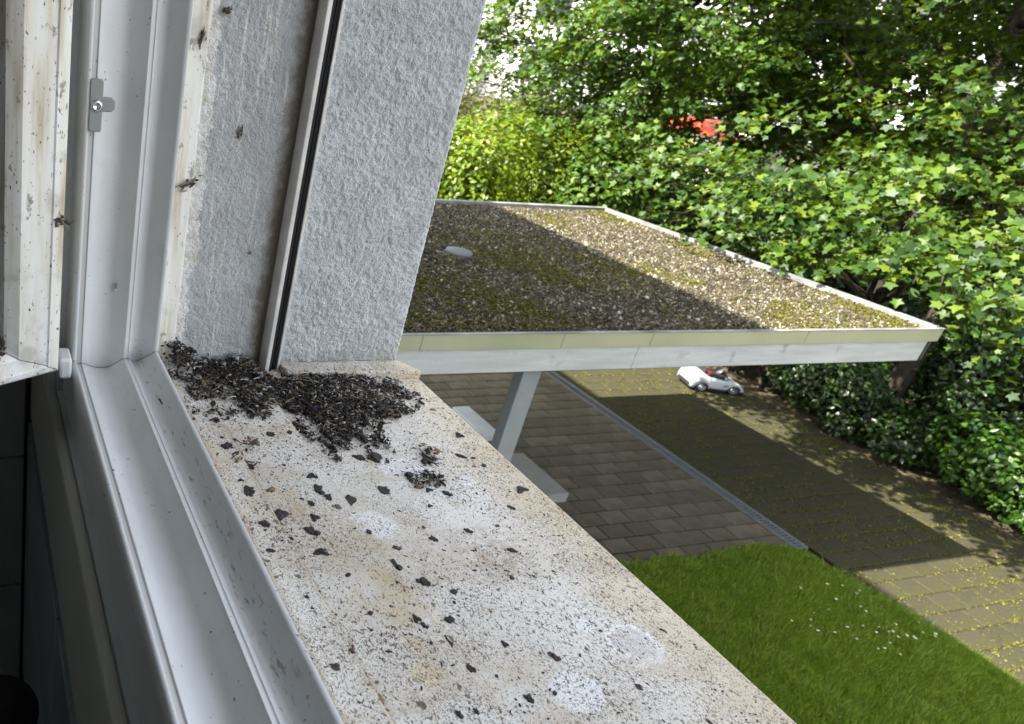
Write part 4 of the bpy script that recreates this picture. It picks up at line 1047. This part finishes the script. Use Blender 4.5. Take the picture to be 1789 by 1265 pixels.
def maple(name, base, lean, height, r0, tiers, per, lab, mat, size=0.15, holes=(), inner=0.35, tpl=MAPLE, nlimb=12, low=(), extra_tr=()):
    root = empty(name, base, lab, 'tree', 'maple trees behind the carport')
    B = Vector(base); top = B + Vector(lean) + Vector((0, 0, height))
    mb = MB(); pts = limb(mb, B - Vector((0, 0, 0.1)), top, r0, r0 * 0.25, 0.0, 9, 0.02)
    link('trunk', mb.mesh('trunk', M_BARK, True), root)
    for q0, q1, ra, rb in extra_tr:
        mb = MB(); limb(mb, q0, q1, ra, rb, 0.0, 8, 0.03); link('branch', mb.mesh('branch', M_BARK, True), root)
    # spray centres fill each tier of the crown
    C = []
    for tc, te, cnt, zlo in tiers:
        tc = np.array(tc, float); te = np.array(te, float); got = 0
        while got < cnt:
            d = rng.normal(size=3); d /= np.linalg.norm(d)
            rr = (inner + (1 - inner) * rng.random() ** 0.55)
            f = 1 + 0.22 * math.sin(3 * math.atan2(d[1], d[0]) + tc[0]) + 0.15 * math.sin(5 * d[2] + tc[1] + 2 * d[0])
            p = tc + d * te * rr * f
            if p[2] < zlo: continue
            if any(np.linalg.norm((p - np.array(h[:3])) / np.array([1, 1, 0.75])) < h[3] for h in holes): continue
            C.append(p); got += 1
    cen = np.array(tiers[0][0], float)
    C = np.array(C + [list(q) for q in low])
    O = C - np.array([cen[0], cen[1], 0]); O[:, 2] = 0
    st_ = 3
    C3 = np.repeat(C, st_, 0); O3 = np.repeat(O, st_, 0)
    C3 = C3 + rng.normal(0, 1, C3.shape) * np.array([0.26, 0.26, 0.11])
    rad = rng.uniform(0.20, 0.46, len(C3)) * (1 + 0.4 * (rng.random(len(C3)) < 0.25))
    V, F = sprays(C3, O3, rad, max(8, per // st_), size, tpl, thick=0.06, tilt=0.75, droop=0.42)
    o = link('crown', npmesh('crown', V, F, mat), root); o['kind'] = 'stuff'
    # a twig under every spray
    mb = MB()
    for t in C:
        inn = Vector((B.x - t[0], B.y - t[1], 0)).normalized(); p = Vector(t)
        mb.tube([p - inn * 0.45 + Vector((0, 0, -.16)), p + Vector((random.uniform(-.06, .06), random.uniform(-.06, .06), -0.02)), p + inn * 0.9 + Vector((random.uniform(-.2, .2), random.uniform(-.2, .2), -0.10))], [0.004, 0.009, 0.016], 4, False)
    o = link('twigs', mb.mesh('twigs', M_BARK), root); o['kind'] = 'stuff'
    # limbs to well spread sprays
    order = rng.permutation(len(C))[:nlimb]
    for j in list(order) + list(range(len(C) - len(low), len(C), 5)):
        t = C[j]; h = max(0.18, min(0.9, (t[2] - B.z - 1.2) / height))
        s = pts[int(h * 9)]
        mb = MB(); lp = limb(mb, s, t, r0 * 0.24, 0.012, 0.06, 7, 0.10)
        for e in range(3):
            a = lp[3 + e]; mb2 = Vector((random.uniform(-1, 1), random.uniform(-1, 1), random.uniform(-.2, .5))) * 0.9
            mb.tube([a, a + mb2 * 0.5 + Vector((0, 0, .06)), a + mb2], [0.02, 0.013, 0.005], 5)
        o = link('branch', mb.mesh('branch', M_BARK, True), root)
    return root

# low sprays that hang over the carport's right edge
LOW = [(10.2, 7.6, 3.95), (10.5, 7.2, 3.85), (10.7, 6.6, 3.95), (10.6, 6.2, 4.0), (10.4, 6.9, 4.15), (11.0, 7.8, 4.3), (11.2, 6.6, 4.4), (11.4, 5.9, 4.3), (10.9, 5.4, 4.1), (11.3, 5.1, 3.9), (11.6, 4.7, 3.9), (11.2, 4.75, 3.6), (11.9, 5.3, 4.4), (12.0, 6.1, 4.7), (12.2, 7.0, 4.9), (11.8, 8.2, 4.6), (10.8, 8.6, 4.3), (12.6, 5.6, 4.7), (11.4, 7.2, 4.6), (12.6, 8.2, 5.0), (13.0, 6.8, 5.1), (13.2, 5.2, 4.6), (11.9, 4.3, 3.5), (10.6, 10.2, 3.9), (10.9, 10.5, 4.1), (10.8, 9.6, 4.2), (9.9, 8.0, 4.2)]
LOW = [q for i, q in enumerate(LOW) if i % 5 != 3]
for q in range(26):
    yq = 5.0 + 4.9 * (q + random.random()) / 26; sq = random.uniform(14.0, 15.7); xq = random.uniform(10.25, 11.3)
    LOW.append((xq, yq, min(4.7, max(3.72, sq - xq))))
maple('maple_tree', (16.0, 8.85, 0), (0.0, 0.35, 0), 10.5, 0.24, [((14.4, 8.3, 9.4), (5.0, 4.8, 2.6), 250, 7.3), ((15.8, 8.6, 5.9), (3.2, 3.8, 1.6), 90, 4.6), ((13.3, 7.2, 4.6), (2.4, 2.2, 1.2), 22, 3.7)], 100, 'large maple with dark trunk whose branches hang over the carport roof edge', M_MAPLE, 0.112, low=LOW, holes=[(12.4, 10.5, 4.9, 0.6)],
      extra_tr=[((16.6, 8.35, 0), (16.9, 8.5, 6.0), 0.19, 0.10), ((16.0, 9.0, 4.2), (13.4, 9.6, 6.3), 0.09, 0.012), ((16.0, 9.0, 3.6), (14.6, 10.9, 6.9), 0.09, 0.012), ((16.1, 9.1, 5.2), (17.5, 7.2, 7.6), 0.10, 0.04)])
maple('maple_tree', (14.8, 14.2, 0), (0.2, 0.3, 0), 9.5, 0.20, [((13.8, 13.4, 6.6), (4.2, 3.3, 3.0), 400, 4.0), ((14.6, 13.8, 4.2), (2.6, 2.4, 0.9), 40, 3.0)], 84, 'broad green maple rising behind the left rear corner of the carport', M_MAPLE2, 0.112, holes=[(10.3, 13.0, 5.2, 0.8), (15.3, 13.0, 4.54, 0.7), (16.4, 13.9, 4.45, 0.7), (14.2, 12.0, 4.65, 0.7), (13.2, 11.2, 4.75, 0.7)])
maple('maple_tree', (20.5, 13.5, 0), (0.2, 0.2, 0), 11.0, 0.26, [((20.0, 13.0, 6.5), (4.6, 4.6, 4.6), 330, 1.8)], 78, 'dark maple farther back between the two front maples', M_MAPLE, 0.16, tpl=BLUNT, holes=[(18.2, 15.4, 4.25, 1.0), (17.3, 14.7, 4.35, 0.9), (19.4, 16.4, 4.15, 1.0)])
maple('maple_tree', (22.5, 7.5, 0), (0.2, 0.2, 0), 10.0, 0.24, [((22.0, 7.5, 6.0), (4.2, 4.2, 4.0), 220, 1.6)], 70, 'dark maple farther back at the right edge of the picture', M_MAPLE, 0.16, tpl=BLUNT)

# far woodland that closes the view behind the maples
n = 26000
P = np.stack([rng.uniform(25, 29, n), rng.uniform(0, 34, n), np.zeros(n)], 1)
P[:, 2] = rng.random(n) ** 0.8 * (5.6 + 1.5 * vnoise(P[:, 1], P[:, 1] * 0, 0.45, 91))
k = (rng.random(n) < np.clip(0.75 + 0.6 * vnoise(P[:, 1], P[:, 2], 0.7, 92), 0.15, 1))
P = P[k]; n = len(P)
V, F = leaves(P, rng.normal(0, .6, (n, 3)) + np.array([-.6, -.2, .8]), rng.normal(0, 1, (n, 3)), rng.uniform(0.20, 0.42, n), BROAD)
tag(link('woodland', npmesh('woodland', V, F, M_DARKL)), 'far dark green woodland seen through gaps in the maples', 'trees', kind='stuff')

def shrub(name, cen, ext, n, size, tpl, mat, lab, cat='shrub', group=None, up=0.5, mounds=9, seed=1, stems=5):
    root = empty(name, (cen[0], cen[1], 0), lab, cat, group)
    r = np.random.default_rng(seed)
    cen = np.array(cen, float); ext = np.array(ext, float)
    mc = cen + r.uniform(-1, 1, (mounds, 3)) * ext * np.array([0.6, 0.6, 0.45]); me_ = ext * r.uniform(0.35, 0.6, (mounds, 1))
    j = r.integers(0, mounds, n)
    d = r.normal(size=(n, 3)); d /= np.linalg.norm(d, axis=1)[:, None]
    rr = (0.55 + 0.45 * r.random(n) ** 0.4)[:, None]
    P = mc[j] + d * me_[j] * rr + r.normal(0, 0.04, (n, 3))
    k = P[:, 2] > 0.02; P, d = P[k], d[k]
    Nm = d + np.array([0, 0, up]) + r.normal(0, 0.45, d.shape)
    Dr = d * 0.6 + r.normal(0, 0.6, d.shape) + np.array([0, 0, 0.2])
    V, F = leaves(P, Nm, Dr, r.uniform(0.65, 1.2, len(P)) * size, tpl)
    o = link('foliage', npmesh('foliage', V, F, mat), root); o['kind'] = 'stuff'
    for i in range(stems):
        mb = MB(); limb(mb, (cen[0] + r.uniform(-.3, .3) * ext[0], cen[1] + r.uniform(-.3, .3) * ext[1], -0.05), tuple(mc[i % mounds]), 0.035, 0.012, 0, 5, 0.08)
        link('stem', mb.mesh('stem', M_BARK, True), root)
    return root
G1 = 'shrubs along the driveway edge'
shrub('laurel_bush', (16.0, 4.6, 0.55), (1.15, 1.5, 0.85), 9000, 0.13, OVAL, M_LAUREL, 'sunlit glossy laurel bush at the right edge beside the driveway', group=G1, seed=2, mounds=12)
shrub('laurel_bush', (15.95, 6.3, 0.60), (1.2, 1.3, 0.95), 10000, 0.13, OVAL, M_LAUREL, 'rounded laurel bush in half shade, middle of the driveway edge', group=G1, seed=3, mounds=12)
shrub('laurel_bush', (17.3, 5.0, 1.5), (1.5, 1.7, 1.4), 9000, 0.14, OVAL, M_LAUREL, 'taller dark laurel bush behind the sunlit one', group=G1, seed=4, mounds=12)
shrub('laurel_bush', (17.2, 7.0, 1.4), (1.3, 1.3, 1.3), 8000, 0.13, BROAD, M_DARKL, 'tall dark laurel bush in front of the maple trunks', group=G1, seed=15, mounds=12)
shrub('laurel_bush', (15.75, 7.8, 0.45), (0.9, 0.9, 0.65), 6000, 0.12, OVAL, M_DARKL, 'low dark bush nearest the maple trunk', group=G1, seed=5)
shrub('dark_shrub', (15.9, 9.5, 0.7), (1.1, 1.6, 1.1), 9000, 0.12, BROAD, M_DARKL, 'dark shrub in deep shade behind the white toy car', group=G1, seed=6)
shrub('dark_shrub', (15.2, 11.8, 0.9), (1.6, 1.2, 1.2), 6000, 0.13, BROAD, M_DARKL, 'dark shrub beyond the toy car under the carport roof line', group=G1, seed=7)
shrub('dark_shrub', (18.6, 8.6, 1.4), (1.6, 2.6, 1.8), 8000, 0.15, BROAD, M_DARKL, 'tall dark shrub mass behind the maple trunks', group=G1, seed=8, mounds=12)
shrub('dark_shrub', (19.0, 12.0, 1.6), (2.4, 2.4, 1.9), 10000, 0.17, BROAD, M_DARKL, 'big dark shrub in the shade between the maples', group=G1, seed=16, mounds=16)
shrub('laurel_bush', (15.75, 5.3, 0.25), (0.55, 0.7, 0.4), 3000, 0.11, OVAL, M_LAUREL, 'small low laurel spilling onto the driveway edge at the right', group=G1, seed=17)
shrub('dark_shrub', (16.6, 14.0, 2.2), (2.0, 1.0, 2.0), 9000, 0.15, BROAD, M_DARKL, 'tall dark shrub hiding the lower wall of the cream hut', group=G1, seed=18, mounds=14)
G2 = 'hedge shrubs behind the carport'
shrub('hedge_bush', (8.7, 12.6, 2.45), (1.5, 1.0, 2.35), 15000, 0.12, OVAL, M_YELL, 'bright yellow green bush rising directly behind the house corner', group=G2, seed=9, mounds=16)
shrub('hedge_bush', (11.0, 13.4, 2.55), (1.7, 1.0, 2.5), 14000, 0.12, OVAL, M_YELL, 'yellow green bush right of the brightest one behind the carport', group=G2, seed=10, mounds=14)
shrub('hedge_bush', (12.9, 12.6, 2.3), (1.6, 1.1, 2.3), 13000, 0.14, OVAL, M_MAPLE2, 'mid green bush at the rear right corner of the carport', group=G2, seed=11, mounds=14)
shrub('hedge_bush', (14.2, 12.8, 1.7), (1.6, 1.2, 1.7), 8000, 0.14, BROAD, M_DARKL, 'dark green bush in the shade of the broad maple', group=G2, seed=12, mounds=14)
shrub('conifer_bush', (13.0, 19.5, 3.4), (1.3, 1.3, 2.4), 14000, 0.13, LANCE, M_OLIVE, 'olive green feathery conifer behind the wooden fence', 'conifer', seed=13, mounds=16)
shrub('conifer_bush', (15.6, 20.2, 3.0), (1.5, 1.4, 2.2), 12000, 0.13, LANCE, M_OLIVE, 'olive conifer half hidden by maple leaves behind the fence', 'conifer', seed=14, mounds=16)

# raised garden bank with fence
tag(link('garden_bank', MB().prism([(6, 16.2), (40, 16.2), (60, 60), (6, 60)], -0.05, 2.0).mesh('garden_bank', m_ground())), kind='structure')
M_WOOD = plain('weathered_wood', (0.22, 0.17, 0.11), 0.85, var=0.3, scale=9, bump=0.004)
fe = empty('wooden_fence', (15.0, 17.5, 2.0), 'weathered wooden garden fence with sturdy posts behind the yellow bush', 'fence')
for px in (13.35, 13.62, 15.9, 18.2):
    link('post', MB().box(px - 0.07, px + 0.07, 17.44, 17.56, 1.9, 3.98 + (0.12 if px < 13.5 else 0)).mesh('post', M_WOOD), fe, bevel=0.01)
for i in range(9):
    z = 2.1 + i * 0.2
    link('rail', MB().box(13.3, 18.3, 17.57, 17.60, z, z + 0.17).mesh('rail', M_WOOD), fe, bevel=0.004)
link('cap_rail', MB().box(13.6, 18.3, 17.50, 17.64, 3.90, 3.95).mesh('cap_rail', M_WOOD), fe, bevel=0.004)

# garden hut with red roof glimpsed through the leaves
gh = empty('garden_hut', (20.6, 17.6, 2.0), 'small cream hut with red roof glimpsed between the maple leaves', 'hut')
M_CREAM = plain('cream_wall', (0.72, 0.66, 0.48), 0.8); M_REDR = plain('red_roof', (0.42, 0.045, 0.012), 0.7)
link('wall', MB().box(20.6, 23.4, 17.0, 19, 1.9, 3.98).mesh('wall', M_CREAM), gh)
link('roof', MB().add([(20.3, 16.7, 3.99), (21.3, 16.7, 3.99), (21.3, 18.0, 4.38), (20.3, 18.0, 4.38), (20.3, 19.3, 3.99), (21.3, 19.3, 3.99)], [(0, 1, 2, 3), (3, 2, 5, 4), (0, 3, 4), (1, 5, 2)]).mesh('roof', M_REDR), gh)
link('door', MB().box(20.57, 20.60, 17.6, 18.4, 2.0, 3.8).mesh('door', M_WOOD), gh)

# white apartment block in the background
M_WHITE = plain('white_render', (0.50, 0.50, 0.51), 0.8, var=0.04)
M_LOUV = plain('grey_louvre', (0.20, 0.205, 0.215), 0.6)
M_DWIN = plain('dark_window', (0.03, 0.035, 0.04), 0.1, 0.6)
ab = empty('apartment_block', (34, 44, 0), 'white apartment block with dark windows and grey shutters far behind the trees', 'building', rz=math.radians(-38))
link('wall', MB().box(-13, 22, 0, 10, 0, 15).mesh('wall', M_WHITE), ab, local=True)
link('corner_bay', MB().box(-4.5, -2.2, -0.6, 0.0, 0, 15).mesh('corner_bay', M_WHITE), ab, local=True)
for fl in range(5):
    z = 1.2 + fl * 2.9
    for xx in (-12, -8.6, 0.2, 4.2, 8.2, 12.2, 16.2):
        w_ = link('window', MB().box(xx, xx + 1.9, -0.06, 0.05, z, z + 1.3).mesh('window', M_DWIN), ab, local=True)
        link('sill', MB().box(xx - 0.1, xx + 2.0, -0.14, 0.0, z - 0.09, z - 0.002).mesh('sill', M_LOUV), w_, local=True)
        link('frame', MB().box(xx + 0.9, xx + 1.0, -0.09, -0.062, z, z + 1.3).mesh('frame', M_WHITE), w_, local=True)
    s_ = link('shutter', MB().box(-4.2, -2.5, -0.66, -0.602, z, z + 1.6).mesh('shutter', M_LOUV), ab, local=True)
    for q in range(8):
        link('slat', MB().box(-4.15, -2.55, -0.70, -0.662, z + 0.05 + q * 0.19, z + 0.17 + q * 0.19).mesh('slat', M_WHITE), s_, local=True)
